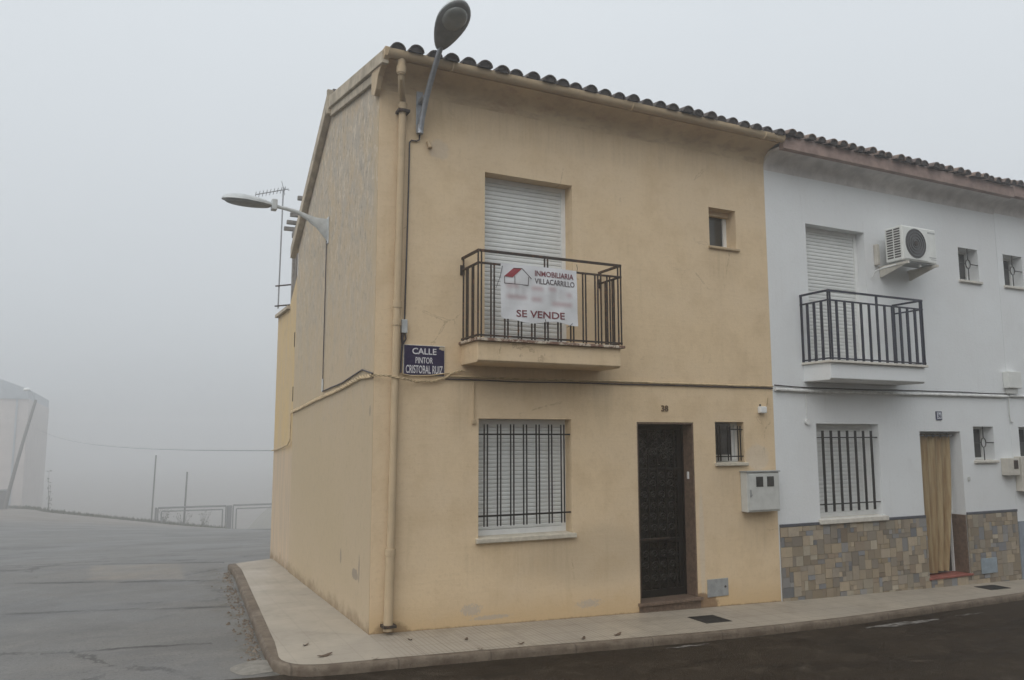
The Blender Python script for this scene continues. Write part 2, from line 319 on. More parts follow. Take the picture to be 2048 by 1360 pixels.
    rg = n.step(big, .35, .65, .45, .70)
    b1 = n.bump(mid, .35, .012); b2 = n.bump(fine, .5, .004, b1); b3 = n.bump(n.math('SUBTRACT', 1.0, j), .6, .015, b2)
    MAT['concrete'] = n.fin(c, rg, 0, b3, .5)
    n = NT(bpy.data.materials.new('wet_dark_asphalt')); o = n.xyz()
    big = n.noise(.9, 6, .7, n.map((.6, 1.6, 1))); mid = n.noise(4, 7, .75); ag = n.voro(95); fine = n.noise(120, 3, .7)
    c = n.mix(n.step(big, .38, .62), (.021, .0148, .0095), (.037, .0275, .019)); c = n.mix(n.step(mid, .5, .72, 0, .7), c, (.070, .055, .041))
    c = n.mix(n.step(mid, .25, .42, .6, 0), c, (.020, .017, .015)); c = n.mix(n.step(fine, .56, .70, 0, .7), c, (.13, .115, .10)); c = n.mix(n.step(n.noise(1.6, 6, .75, n.map((.5, 1.6, 1), (3, 3, 0))), .52, .66, 0, .55), c, (.014, .011, .008))
    MAT['asphalt'] = n.fin(c, n.step(big, .35, .6, .55, .8), 0, n.bump(ag, .55, .006, n.bump(mid, .4, .02)), .08)
    n = NT(bpy.data.materials.new('cream_pavement_tile')); o = n.xyz()
    big = n.noise(.8, 5, .6); mid = n.noise(5, 6, .7); fine = n.noise(50, 4)
    c = n.mix(n.step(big, .35, .65), (.37, .325, .262), (.31, .272, .222)); c = n.mix(n.step(mid, .5, .75, 0, .5), c, (.265, .225, .175))
    # grooved tiles on the street side (grooves run across the pavement), square tiles of 0.2 m all over
    gr = n.math('ABSOLUTE', n.math('SUBTRACT', n.math('FRACT', n.mul(o[0], 22.0)), .5))
    gv = n.mul(n.step(gr, .30, .48), n.mul(n.step(o[0], -.1, .2), n.step(o[1], .0, -.05)))
    gv = n.mul(gv, n.step(o[0], 3.0, 4.6, 1, .25))
    jx = n.step(n.math('ABSOLUTE', n.math('SUBTRACT', n.math('FRACT', n.mul(o[0], 4.0)), .5)), .475, .492)
    jy = n.step(n.math('ABSOLUTE', n.math('SUBTRACT', n.math('FRACT', n.mul(o[1], 4.0)), .5)), .475, .492)
    jt = n.mx(jx, jy)
    st = n.step(n.noise(2.2, 7, .75), .50, .68, 0, .6); c = n.mix(st, c, (.225, .195, .155)); c = n.mix(n.step(n.noise(30, 4, .7), .66, .74, 0, .6), c, (.12, .10, .08))
    c = n.mix(n.mul(gv, .60), c, (.20, .165, .125)); jt = n.mul(jt, n.step(o[0], -.05, .3, .35, 1)); c = n.mix(n.mul(jt, .60), c, (.13, .108, .083))
    # damp smooth band where people walk along the side wall
    MAT['pave'] = n.fin(c, n.step(big, .35, .65, .42, .65), 0, n.bump(fine, .3, .003, n.bump(n.mx(gv, jt), -.4, .006)), .4)
    n = NT(bpy.data.materials.new('brown_kerb_stone')); mid = n.noise(6, 7, .75); o = n.xyz()
    c = n.mix(n.step(mid, .35, .68), (.105, .078, .056), (.185, .150, .112)); c = n.mix(n.step(n.noise(25, 5, .7), .58, .7, 0, .7), c, (.055, .042, .03))
    kx = n.step(n.math('ABSOLUTE', n.math('SUBTRACT', n.math('FRACT', n.mul(o[0], 1.25)), .5)), .488, .494); ky = n.step(n.math('ABSOLUTE', n.math('SUBTRACT', n.math('FRACT', n.mul(o[1], 1.25)), .5)), .488, .494)
    fr = n.step(o[1], -.50, -.48); kj = n.add(n.mul(kx, n.math('SUBTRACT', 1.0, fr)), n.mul(ky, fr)); c = n.mix(n.mul(kj, .55), c, (.045, .035, .026))
    MAT['kerb'] = n.fin(c, .75, 0, n.bump(mid, .6, .02), .3)
    MAT['cement'] = M_simple('cement_fillet', (.20, .185, .16), .75, 0, .2, 14, .5, .3)
    n = NT(bpy.data.materials.new('worn_white_road_paint')); mid = n.noise(16, 6, .75)
    c = n.mix(n.step(mid, .42, .56), (.20, .19, .175), (.055, .045, .036)); MAT['roadpaint'] = n.fin(c, .7, 0, n.bump(mid, .4, .005))
    MAT['grate'] = M_simple('dark_iron_cover', (.030, .029, .028), .7, .2, .3, 25, .2)
    MAT['leaf'] = M_simple('dry_brown_leaf', (.085, .055, .035), .8, 0, .3, 40)
    n = NT(bpy.data.materials.new('rough_grass')); mid = n.noise(4, 5, .7)
    c = n.mix(n.step(mid, .4, .65), (.060, .068, .035), (.11, .095, .055)); MAT['grass'] = n.fin(c, .9, 0, None, .1)
    n = NT(bpy.data.materials.new('bare_hill_soil')); mid = n.noise(.7, 6, .7)
    c = n.mix(n.step(mid, .4, .65), (.20, .195, .175), (.25, .24, .21)); MAT['hill'] = n.fin(c, .95, 0, n.bump(mid, .6, .2), .1)
    MAT['farwall'] = M_simple('hazed_pink_far_wall', (.52, .47, .44), .9, 0, .1, .5)  # far wall and roof paled towards the fog: haze put into the colour
    MAT['farroof'] = M_simple('hazed_blue_far_roof', (.33, .37, .40), .8, 0, .12, .6)
    MAT['fardark'] = M_simple('dark_far_crate', (.12, .115, .11), .9, 0, .2, 2)
    MAT['polewood'] = M_simple('hazed_pole_wood', (.12, .11, .10), .9, 0, .2, 6, .2)  # pole and gate lightened to fade more, haze mixed into their colours
    MAT['gate'] = M_simple('hazed_grey_gate_steel', (.17, .17, .17), .6, .3, .2, 10)
    n = NT(bpy.data.materials.new('mixed_stone_wall_tile'))
    a = n.t.nodes.new('ShaderNodeAttribute'); a.attribute_name = 'tint'
    mid = n.noise(18, 6, .7); c = n.mix(n.step(mid, .4, .75, 0, .35), a.outputs['Color'], (.22, .20, .17))
    MAT['dullwall'] = M_simple('dull_tan_render', (.30, .26, .205), .9, 0, .12, 4, .3, .2); MAT['stonetile'] = n.fin(c, n.step(mid, .3, .7, .5, .75), 0, n.bump(mid, .4, .006), .35)
    MAT['grout'] = M_simple('tile_grout', (.21, .185, .155), .9, 0, .15, 20)
    MAT['bandgrey'] = M_simple('grey_tile_border', (.085, .09, .105), .5, 0, .15, 12)
mats()

# ------------------------------------------------------------------ mesh builder
class MB:
    def __init__(s): s.v = []; s.f = []; s.mi = []; s.cur = 0; s.col = []; s.ccol = (1, 1, 1, 1)
    def face(s, idx): s.f.append(tuple(idx)); s.mi.append(s.cur); s.col.append(s.ccol)
    def add(s, vs, fs):
        o = len(s.v); s.v += [tuple(p) for p in vs]
        for q in fs: s.face([o + i for i in q])
        return s
    def box(s, x0, x1, y0, y1, z0, z1):
        return s.add([(x0, y0, z0), (x1, y0, z0), (x1, y1, z0), (x0, y1, z0), (x0, y0, z1), (x1, y0, z1), (x1, y1, z1), (x0, y1, z1)],
              [(0, 3, 2, 1), (4, 5, 6, 7), (0, 1, 5, 4), (1, 2, 6, 5), (2, 3, 7, 6), (3, 0, 4, 7)])
    def prism(s, poly, axis, a, b):
        """poly: 2-D points in the two other axes (in xyz order), extruded along axis from a to b"""
        def P(p, t): return {'x': (t, p[0], p[1]), 'y': (p[0], t, p[1]), 'z': (p[0], p[1], t)}[axis]
        k = len(poly); vs = [P(p, a) for p in poly] + [P(p, b) for p in poly]
        return s.add(vs, [tuple(range(k))[::-1], tuple(range(k, 2 * k))] + [(i, (i + 1) % k, k + (i + 1) % k, k + i) for i in range(k)])
    def strip(s, path, axis, a, b):
        """open profile extruded"""
        def P(p, t): return {'x': (t, p[0], p[1]), 'y': (p[0], t, p[1]), 'z': (p[0], p[1], t)}[axis]
        k = len(path); vs = [P(p, a) for p in path] + [P(p, b) for p in path]
        return s.add(vs, [(i, i + 1, k + i + 1, k + i) for i in range(k - 1)])
    def tube(s, pts, rad, n=8, cap=True, flat=None):
        pts = [Vector(p) for p in pts]; k = len(pts); rr = rad if isinstance(rad, (list, tuple)) else [rad] * k
        o = len(s.v); up = None
        for i, p in enumerate(pts):
            d = ((pts[min(i + 1, k - 1)] - p).normalized() + (p - pts[max(i - 1, 0)]).normalized()).normalized()
            if up is None:
                up = Vector((0, 0, 1)) if abs(d.z) < .9 else Vector((1, 0, 0))
            a = d.cross(up).normalized(); b = a.cross(d).normalized(); up = b
            for j in range(n):
                t = 2 * math.pi * (j + .5) / n; q = p + (a * math.cos(t) + b * math.sin(t) * (flat or 1)) * rr[i]; s.v.append(tuple(q))
        for i in range(k - 1):
            for j in range(n): s.face((o + i * n + j, o + i * n + (j + 1) % n, o + (i + 1) * n + (j + 1) % n, o + (i + 1) * n + j))
        if cap:
            s.face(tuple(o + j for j in range(n))[::-1]); s.face(tuple(o + (k - 1) * n + j for j in range(n)))
        return s
    def ring(s, c, rx, rz, rad, n=18, m=6):
        """torus in the xz plane"""
        o = len(s.v)
        for i in range(n):
            t = 2 * math.pi * i / n
            for j in range(m):
                q = 2 * math.pi * j / m; e = rad * math.cos(q)
                s.v.append((c[0] + (rx + e) * math.cos(t), c[1] + rad * math.sin(q), c[2] + (rz + e) * math.sin(t)))
        for i in range(n):
            for j in range(m): s.face((o + i * m + j, o + ((i + 1) % n) * m + j, o + ((i + 1) % n) * m + (j + 1) % m, o + i * m + (j + 1) % m))
        return s
    def disc(s, c, rx, rz, y0, y1, n=28):
        pts = [(c[0] + rx * math.cos(2 * math.pi * i / n), c[1] + rz * math.sin(2 * math.pi * i / n)) for i in range(n)]
        return s.prism(pts, 'y', y0, y1)
    def build(s, name, mat, parent=None, bevel=0, smooth=False, label=None, origin=None, vcol=False):
        root = parent
        off = Vector(root['_o']) if root is not None else Vector(origin or (0, 0, 0))
        me = bpy.data.meshes.new(name)
        me.from_pydata([tuple(Vector(p) - off) for p in s.v], [], s.f); me.validate()
        for m in (mat if isinstance(mat, (list, tuple)) else [mat]): me.materials.append(m)
        if len(me.polygons) == len(s.mi):
            for p, i in zip(me.polygons, s.mi): p.material_index = i
            if vcol:
                at = me.attributes.new('tint', 'FLOAT_VECTOR', 'CORNER')
                for p, cc in zip(me.polygons, s.col):
                    for li in p.loop_indices: at.data[li].vector = cc[:3]
        bm = bmesh.new(); bm.from_mesh(me); bmesh.ops.recalc_face_normals(bm, faces=bm.faces); bm.to_mesh(me); bm.free()
        if smooth:
            for p in me.polygons: p.use_smooth = True
            try: me.set_sharp_from_angle(angle=R(38))
            except Exception: pass
        o = bpy.data.objects.new(name, me); COL.objects.link(o)
        if root is not None: o.parent = root
        else: o.location = off
        o['_o'] = tuple(off)
        if label: o['label'] = label
        if bevel:
            b = o.modifiers.new('bevel', 'BEVEL'); b.width = bevel; b.segments = 2; b.limit_method = 'ANGLE'; b.angle_limit = R(40)
        return o
def thing(name, label, cat, loc=(0, 0, 0), group=None):
    o = bpy.data.objects.new(name, None); COL.objects.link(o); o.location = loc; o.empty_display_size = .2
    o['_o'] = tuple(loc); return tag(o, label, cat, group)
def tag(o, label, cat, group=None):
    o['label'] = label; o['category'] = cat
    if group: o['group'] = group
    return o
def kind(o, k): o['kind'] = k; return o
def P(name, mb, mat, parent, **k): return mb.build(name, mat, parent, **k)

def text_mb(body, x0, x1, z0, z1, yf, depth=.002, bold=0.0, fn=None):
    """lettering as real geometry, facing -y, fitted in the rectangle"""
    cu = bpy.data.curves.new('lettering', 'FONT'); cu.body = body; cu.size = 1; cu.offset = bold; cu.resolution_u = 3
    ob = bpy.data.objects.new('lettering', cu); COL.objects.link(ob)
    dg = bpy.context.evaluated_depsgraph_get(); me = bpy.data.meshes.new_from_object(ob.evaluated_get(dg))
    xs = [v.co.x for v in me.vertices]; ys = [v.co.y for v in me.vertices]
    ax, bx, ay, by = min(xs), max(xs), min(ys), max(ys)
    mb = MB(); vs = []
    for v in me.vertices:
        X = x0 + (v.co.x - ax) / (bx - ax) * (x1 - x0); Z = z0 + (v.co.y - ay) / (by - ay) * (z1 - z0)
        vs.append(fn(X, Z) if fn else (X, yf, Z))
    k = len(vs); nv = vs + [(p[0], p[1] + depth, p[2]) for p in vs]
    fs = [tuple(p.vertices) for p in me.polygons]; fs2 = [tuple(i + k for i in q)[::-1] for q in fs]
    cnt = {}
    for q in fs:
        for i in range(len(q)):
            e = (q[i], q[(i + 1) % len(q)]); cnt[e] = cnt.get(e, 0) + 1
    side = [(b, a, a + k, b + k) for (a, b) in cnt if (b, a) not in cnt]
    mb.add(nv, fs + fs2 + side)
    bpy.data.objects.remove(ob); bpy.data.curves.remove(cu); bpy.data.meshes.remove(me)
    return mb

def zp(x):                                             # foot of the facades / top of the pavement
    return 0.0 if x < 0 else (-.0306 * x if x < 4.9 else -.15 - .022 * (x - 4.9))
def sm(a, b, t):
    t = max(0, min(1, (t - a) / (b - a))); return t * t * (3 - 2 * t)

# ------------------------------------------------------------------ ground
def gz(x, y):
    base = -.078 + zp(max(0, min(x, 30)) if x > 0 else 0) * (1 - sm(2, 9, y))
    s = min(.105, max(.062, .0825 + .0026 * x))
    z = base - s * max(0, y - 6) * sm(5, 8, y)
    edge = 66.6 + 22 * sm(-6.3, -12.1, x) if x < -6.3 else 66.6
    z -= .35 * max(0, y - edge - .8)
    return max(z, -13 + .2 * math.sin(x * .1))
def axis(lo, hi, pts):
    return sorted(set([round(lo + i * (hi - lo) / 28, 3) for i in range(29)] + pts))
xs = axis(-230, 230, [round(-12 + .6 * i, 2) for i in range(48)] + [4.9, 0])
ys = axis(-45, 430, [round(-10 + .5 * i, 2) for i in range(96)] + [38.6 + i * 1.2 for i in range(46)])
g = MB()
for y in ys:
    for x in xs: g.v.append((x, y, gz(x, y)))
for j in range(len(ys) - 1):
    for i in range(len(xs) - 1):
        a = j * len(xs) + i; g.face((a, a + 1, a + len(xs) + 1, a + len(xs)))
kind(g.build('ground', MAT['concrete'], smooth=True), 'structure')
# dark asphalt street in front of the terrace, a sheet just above the concrete
a = MB(); sx = [-40, -20, -10, -6, -4, -3] + [round(-2 + .5 * i, 2) for i in range(60)] + [40]; sy = [-30, -14, -8, -5, -3.5, -2.6, -2, -1.6, -1.3, -1.1, -.95, -.8, -.68, -.56]
def edge_wob(x): return .05 * math.sin(x * 3.1) + .03 * math.sin(x * 7.7 + 1)
for y in sy:
    for x in sx: a.v.append((x, y + (edge_wob(x) if y > -.6 else 0), gz(x, min(y, 2)) + .005))
for j in range(len(sy) - 1):
    for i in range(len(sx) - 1):
        k = j * len(sx) + i; a.face((k, k + 1, k + len(sx) + 1, k + len(sx)))
kind(a.build('street', MAT['asphalt'], smooth=True), 'structure')

# pavement and kerb
outer = [(-.62, 4.86), (-.615, 4.29), (-.70, 3.0), (-.80, 1.5), (-.875, .4), (-.905, -.1), (-.915, -.35)]
for i in range(1, 6):
    t = i / 6 * math.pi / 2; outer.append((-.915 + .33 * (1 - math.cos(t)), -.35 - .40 * math.sin(t)))
outer += [(-.585, -.765), (-.3, -.81), (0, -.84), (.9, -.87), (2, -.925), (3, -.965), (4, -.955), (4.9, -.925), (6, -.855), (7.5, -.755), (9, -.655), (11, -.585), (14, -.535)]
def inset(poly, d):
    out = []
    for i, p in enumerate(poly):
        a_ = Vector(poly[max(i - 1, 0)]); b_ = Vector(poly[min(i + 1, len(poly) - 1)]); t = (b_ - a_).normalized(); nrm = Vector((-t.y, t.x)); dd = d[i] if isinstance(d, list) else d; out.append((p[0] + nrm.x * dd, p[1] + nrm.y * dd))
    return out
# densify outline
def dens(poly, step):
    out = [poly[0]]
    for p, q in zip(poly, poly[1:]):
        L = math.hypot(q[0] - p[0], q[1] - p[1]); k = max(1, int(L / step))
        for i in range(1, k + 1): out.append((p[0] + (q[0] - p[0]) * i / k, p[1] + (q[1] - p[1]) * i / k))
    return out
outer = dens(outer, .18)
KW = [.058 + .045 * sm(-.7, .2, p[1]) for p in outer]
kb = MB(); n_ = len(outer); rng = random.Random(3)
prof = [(0, -.12), (-.003, -.04), (.004, -.010), (.016, 0.0), (KW, .001), (KW, -.12)]
offs = [(rng.uniform(-.006, .006), rng.uniform(-.004, .003)) for _ in outer]
rows = [inset(outer, q[0]) for q in prof]
for i in range(n_):
    for j, q in enumerate(prof):
        p = rows[j][i]; w_ = offs[i] if j in (1, 2, 3) else (0, 0); kb.v.append((p[0] + w_[0], p[1] + w_[0], zp(p[0]) + q[1] + w_[1]))
m_ = len(prof)
for i in range(n_ - 1):
    for j in range(m_ - 1): kb.face((i * m_ + j, i * m_ + j + 1, (i + 1) * m_ + j + 1, (i + 1) * m_ + j))
kb.face([j for j in range(m_)]); kb.face([(n_ - 1) * m_ + j for j in range(m_)])
kind(kb.build('kerb', MAT['kerb'], smooth=True), 'structure')
pv = MB(); isurf = inset(outer, [k - .004 for k in KW])
wallpt = []
for p in isurf:
    if p[1] > .2: wallpt.append((.08, min(p[1], 5.2) + (.2 if p[1] > 4.7 else 0)))
    elif p[0] < .1: wallpt.append((.08, .12))
    else: wallpt.append((p[0], .12))
for p, q in zip(isurf, wallpt):
    for k in range(7):
        t = k / 6; x = p[0] + (q[0] - p[0]) * t; y = p[1] + (q[1] - p[1]) * t; pv.v.append((x, y, zp(x) + .003 + .010 * t))
for i in range(n_ - 1):
    for k in range(6): pv.face((i * 7 + k, i * 7 + k + 1, (i + 1) * 7 + k + 1, (i + 1) * 7 + k))
kind(pv.build('pavement', MAT['pave'], smooth=True), 'structure')
# cement fillet spilling on the road at the kerb corner
cm = MB(); pts = []
for i in range(22):
    t = 2 * math.pi * i / 22; rr_ = 1 + .10 * math.sin(2 * t + 1) + .05 * math.sin(5 * t); pts.append((-1.0 + .19 * rr_ * math.cos(t), -.27 + .22 * rr_ * math.sin(t)))
cm.v = [(-1.0, -.27, -.048)] + [(p[0] * .6 - .4, p[1] * .6 - .108, -.054) for p in pts] + [(p[0], p[1], -.076) for p in pts]
for i in range(22):
    j = (i + 1) % 22; cm.face((0, 1 + i, 1 + j)); cm.face((1 + i, 23 + i, 23 + j, 1 + j))
kind(cm.build('road_patch', MAT['cement'], smooth=True), 'structure')
for (x0, x1, yy, wd) in ((2.45, 2.95, -1.06, .022), (5.0, 6.15, -1.09, .045), (6.5, 7.0, -1.04, .014)):
    q = MB(); k = 12
    for i in range(k + 1):
        x = x0 + (x1 - x0) * i / k; h_ = wd * (.25 + math.sin(math.pi * i / k)) * (.7 + .5 * random.random())
        y = yy + .012 * math.sin(i * 1.3); q.v += [(x, y - h_, gz(x, -1) + .009), (x, y + h_, gz(x, -1) + .009)]
    for i in range(k): q.face((2 * i, 2 * i + 2, 2 * i + 3, 2 * i + 1))
    kind(q.build('road_marking', MAT['roadpaint']), 'structure')

gr_ = MB(); rgv = random.Random(31)
for i in range(420):
    yy = rgv.uniform(-.25, 4.6); xk = -.905 + .065 * max(0, yy + .1) * .95; x = xk - abs(rgv.gauss(0, .07)) - .012; s_ = rgv.uniform(.006, .022) * (1.5 if rgv.random() < .12 else 1); z = gz(x, yy); o_ = len(gr_.v)
    for k in range(5):
        t = 2 * math.pi * k / 5; gr_.v.append((x + s_ * math.cos(t) * rgv.uniform(.7, 1.3), yy + s_ * math.sin(t) * rgv.uniform(.7, 1.4), z - .004))
    gr_.v.append((x, yy, z + s_ * rgv.uniform(.5, .9)))
    for k in range(5): gr_.face((o_ + k, o_ + (k + 1) % 5, o_ + 5))
kind(gr_.build('gravel', MAT['kerb'], smooth=False), 'stuff')
# ------------------------------------------------------------------ house building blocks
def wall_sheet(mb, x0, x1, z0, z1, holes, yf=0.0, depth=.22):
    """thick wall with rectangular openings (x0,x1,z0,z1); front, back and reveals are real"""
    gx = sorted({x0, x1, *[h[0] for h in holes], *[h[1] for h in holes]}); gzs = sorted({z0, z1, *[h[2] for h in holes], *[h[3] for h in holes]})
    inside = lambda x, z: any(h[0] < x < h[1] and h[2] < z < h[3] for h in holes)
    solid = {}
    for i in range(len(gx) - 1):
        for j in range(len(gzs) - 1): solid[i, j] = not inside((gx[i] + gx[i + 1]) / 2, (gzs[j] + gzs[j + 1]) / 2)
    for y in (yf, yf + depth):
        o = len(mb.v)
        for x in gx:
            for z in gzs: mb.v.append((x, y, z))
        for (i, j), sld in solid.items():
            if sld:
                a_ = o + i * len(gzs) + j; mb.face((a_, a_ + 1, a_ + len(gzs) + 1, a_ + len(gzs)))
    b = yf + depth
    for (i, j), sld in solid.items():
        if not sld: continue
        for di, dj, e in ((-1, 0, ((gx[i], gzs[j]), (gx[i], gzs[j + 1]))), (1, 0, ((gx[i + 1], gzs[j]), (gx[i + 1], gzs[j + 1]))), (0, -1, ((gx[i], gzs[j]), (gx[i + 1], gzs[j]))), (0, 1, ((gx[i], gzs[j + 1]), (gx[i + 1], gzs[j + 1])))):
            if not solid.get((i + di, j + dj), False):
                (ax, az), (bx, bz) = e; mb.add([(ax, yf, az), (bx, yf, bz), (bx, b, bz), (ax, b, az)], [(0, 1, 2, 3)])
    return mb
def frame_mb(x0, x1, z0, z1, y0, y1, t=.045, bottom=True):
    m = MB(); m.box(x0, x0 + t, y0, y1, z0, z1); m.box(x1 - t, x1, y0, y1, z0, z1)
    m.box(x0 + t, x1 - t, y0 + .001, y1, z1 - t, z1)
    if bottom: m.box(x0 + t, x1 - t, y0 + .001, y1, z0, z0 + t)
    return m
def shutter_mb(x0, x1, z0, z1, y, pitch=.046, d=.010):
    m = MB(); path = []; k = max(1, round((z1 - z0) / pitch)); p = (z1 - z0) / k
    for i in range(k):
        z = z0 + i * p; path += [(y + d, z), (y + .0015, z + p * .10), (y - .001, z + p * .45), (y + .0005, z + p * .80), (y + d * .6, z + p * .96)]
    path.append((y + d, z1)); m.strip(path, 'x', x0, x1); m.box(x0, x1, y + .012, y + .02, z0, z1)
    return m
def sill_mb(x0, x1, z, y0, y1, t=.045):
    m = MB(); m.prism([(y0, z - .004), (y1, z + .006), (y1, z - t), (y0 + .006, z - t), (y0, z - t + .006)], 'x', x0, x1); return m
def bar(mb, x, y, z0, z1, wx=.006, wy=.006): return mb.box(x - wx, x + wx, y - wy, y + wy, z0, z1)
def tiles(name, house, x0, x1, mat, zo, pitch=.175, seed=1, rear=True):
    rg = random.Random(seed); k = round((x1 - x0) / pitch); p = (x1 - x0) / k; m = MB()
    ey, ez = -.345, 5.345 + zo; ry, rz = 1.9, 5.775 + zo
    L = math.hypot(ry - ey, rz - ez); dy, dz = (ry - ey) / L, (rz - ez) / L; ny, nz_ = -dz, dy
    T = .38; nt_ = int(L / T) + 1
    for i in range(k):
        cx = x0 + (i + .5) * p + rg.uniform(-.014, .014); lift = rg.uniform(-.008, .008); tilt = rg.uniform(-.06, .06)
        for j in range(nt_):
            s0 = j * T - (.02 if j == 0 else 0) - (rg.uniform(0, .055) if j == 0 else 0); s1 = min(L, (j + 1) * T + .04)
            if s0 >= L: break
            r0, r1 = .075, .064; hh = .035 + lift
            N_ = 8; ring = []
            for (s_, rr_, add) in ((s0, r0, .012), (s1, r1, 0)):
                for rad in (rr_, rr_ - .013):
                    row = []
                    for q in range(N_ + 1):
                        t = math.pi * q / N_; ex = cx + tilt * s_ * .3 - rad * math.cos(t); e = hh + add - .02 + rad * .88 * math.sin(t)
                        row.append((ex, ey + dy * s_ + ny * e, ez + dz * s_ + nz_ * e))
                    ring.append(row)
            o = len(m.v); W = N_ + 1
            for row in ring: m.v += row
            for q in range(N_):
                m.face((o + q, o + q + 1, o + 2 * W + q + 1, o + 2 * W + q)); m.face((o + W + q, o + W + q + 1, o + q + 1, o + q))
                if j == 0: m.face((o + W + q, o + 3 * W + q, o + 3 * W + q + 1, o + W + q + 1))
            if j == 0:                                    # mortar plug, set back in the open end
                m.cur = 1; c = []
                for q in range(N_ + 1):
                    t = math.pi * q / N_; rad = r0 - .012; e = hh - .012 + rad * .88 * math.sin(t); c.append((cx - rad * math.cos(t), ey + dy * (s0 + .014) + ny * e, ez + dz * (s0 + .014) + nz_ * e))
                m.add(c, [tuple(range(N_ + 1))]); m.cur = 0
        # channel tile between this cover and the next
        cc = x0 + (i + 1) * p
        if i < k - 1:
            row = []; s0 = .03
            for s_ in (s0, L):
                for q in range(7):
                    t = math.pi * q / 6; row.append((cc - .075 * math.cos(t), ey + dy * s_ + ny * (.045 - .05 * math.sin(t)), ez + dz * s_ + nz_ * (.045 - .05 * math.sin(t))))
            m.add(row, [(q, q + 1, 8 + q, 7 + q) for q in range(6)])
    if rear:                                              # the back slope, ridge cap
        by, bz = 3.92, 4.33 + zo; Lb = math.hypot(by - ry, bz - rz); ey2, ez2 = (by - ry) / Lb, (bz - rz) / Lb; n2y, n2z = -ez2, ey2
        row = []; KK = k * 6
        for s_ in (0, Lb):
            for q in range(KK + 1):
                t = q / KK * k; e = .03 + .055 * abs(math.sin(math.pi * t)); row.append((x0 + (x1 - x0) * q / KK, ry + ey2 * s_ + n2y * e, rz + ez2 * s_ + n2z * e))
        m.add(row, [(q, q + 1, KK + 2 + q, KK + 1 + q) for q in range(KK)])
        m.tube([(x0, ry, rz + .03), (x1, ry, rz + .03)], .085, 10)
    return P(name, m, [mat, MAT['mortar']], house, smooth=True)
def roof_deck(x0, x1, zo):
    m = MB(); m.prism([(-.30, 5.315 + zo), (1.9, 5.735 + zo), (3.86, 4.31 + zo), (3.86, 4.36 + zo), (1.9, 5.79 + zo), (-.30, 5.365 + zo)], 'x', x0, x1); return m
def cornice_mb(x0, x1, zo, zt=5.30, zb=5.14, out=.27):
    pr = [(0.001, zb + zo - .03), (-.004, zb + zo - .012)]
    for i in range(9):
        t = i / 8 * math.pi / 2; pr.append((-.008 - (out - .008) * (1 - math.cos(t)), zb + zo + (zt - zb) * math.sin(t)))
    pr += [(-out, zt + .02 + zo), (.1, zt + .02 + zo), (.1, zb + zo - .03)]
    m = MB(); m.prism(pr, 'x', x0, x1); return m
def ring_grille(win, x0, x1, z0, z1, y, mat):
    cx = (x0 + x1) / 2; cz = z0 + (z1 - z0) * .52; rx, rz = .050, .065
    m = MB(); m.ring((cx, y, cz), rx, rz, .0075); P('grille_ring', m, mat, win, smooth=True)
    for (q0, q1) in (((cx, y, z1), (cx, y, cz + rz)), ((cx, y, cz - rz), (cx, y, z0)), ((x0, y, cz), (cx - rx, y, cz)), ((cx + rx, y, cz), (x1, y, cz))):
        m = MB(); m.tube([q0, q1], .0075, 6); P('grille_bar', m, mat, win)

# ------------------------------------------------------------------ the beige corner house
H1 = thing('terraced_house', 'beige corner house with streaked gable end, dark tiled roof and closed shutters', 'house', (0, 0, 0), 'houses of the terrace')
HB = [(1.12, 2.15, 2.62, 4.45), (1.06, 2.11, .79, 1.94), (2.93, 3.70, -.02, 1.92), (4.01, 4.44, 1.465, 1.93), (4.02, 4.43, 3.99, 4.46)]
P('wall', wall_sheet(MB(), 0, 4.91, -.4, 5.31, HB), MAT['beige'], H1)
m = MB(); m.prism([(.004, -.4), (3.76, -.4), (3.76, 4.40), (1.9, 5.72), (.0, 5.35), (.004, 5.30)], 'x', -.004, .22); P('gable_wall', m, MAT['gable'], H1)
m = MB(); m.box(.2, 4.9, 3.55, 3.76, -.4, 4.35); P('rear_wall', m, MAT['gable'], H1)
m = MB(); m.prism([(3.765, -.45), (5.24, -.45), (5.24, 3.58), (4.55, 3.585), (4.30, 3.66), (3.765, 4.05)], 'x', .012, 4.6); ext = P('rear_extension', m, MAT['ext'], H1)
for (z0, z1, yy) in ((3.0, 3.20, 3.90), (2.25, 2.45, 3.90)):
    m = MB(); m.box(.008, .03, yy - .018, yy + .018, z0, z1); P('vent_slot', m, MAT['darkhole'], ext)  # near-black block, colour standing in for the shade inside an open slot
m = MB(); m.box(-.035, .3, 4.28, 5.27, 3.585, 3.63); P('coping', m, MAT['verge'], ext)
rf = P('roof', roof_deck(-.02, 4.91, 0), MAT['cornice'], H1)
tiles('roof_tiles', rf, -.02, 4.91, MAT['tile'], 0, seed=4)
# verge bands up the gable
m = MB(); m.prism([(-.30, 5.36), (1.9, 5.785), (1.9, 5.635), (-.30, 5.235)], 'x', -.075, -.006)
m.prism([(.0, 5.28), (1.9, 5.640), (1.9, 5.545), (.0, 5.19)], 'x', -.045, -.006); P('verge', m, MAT['verge'], rf, bevel=.008)
m = MB(); m.prism([(1.9, 5.83), (3.90, 4.39), (3.90, 4.23), (1.9, 5.655)], 'x', -.085, -.006); P('verge', m, MAT['verge'], rf, bevel=.008)
m = MB(); m.box(-.09, .01, 1.855, 1.905, 5.56, 5.86); P('ridge_end', m, MAT['verge'], rf, bevel=.006)
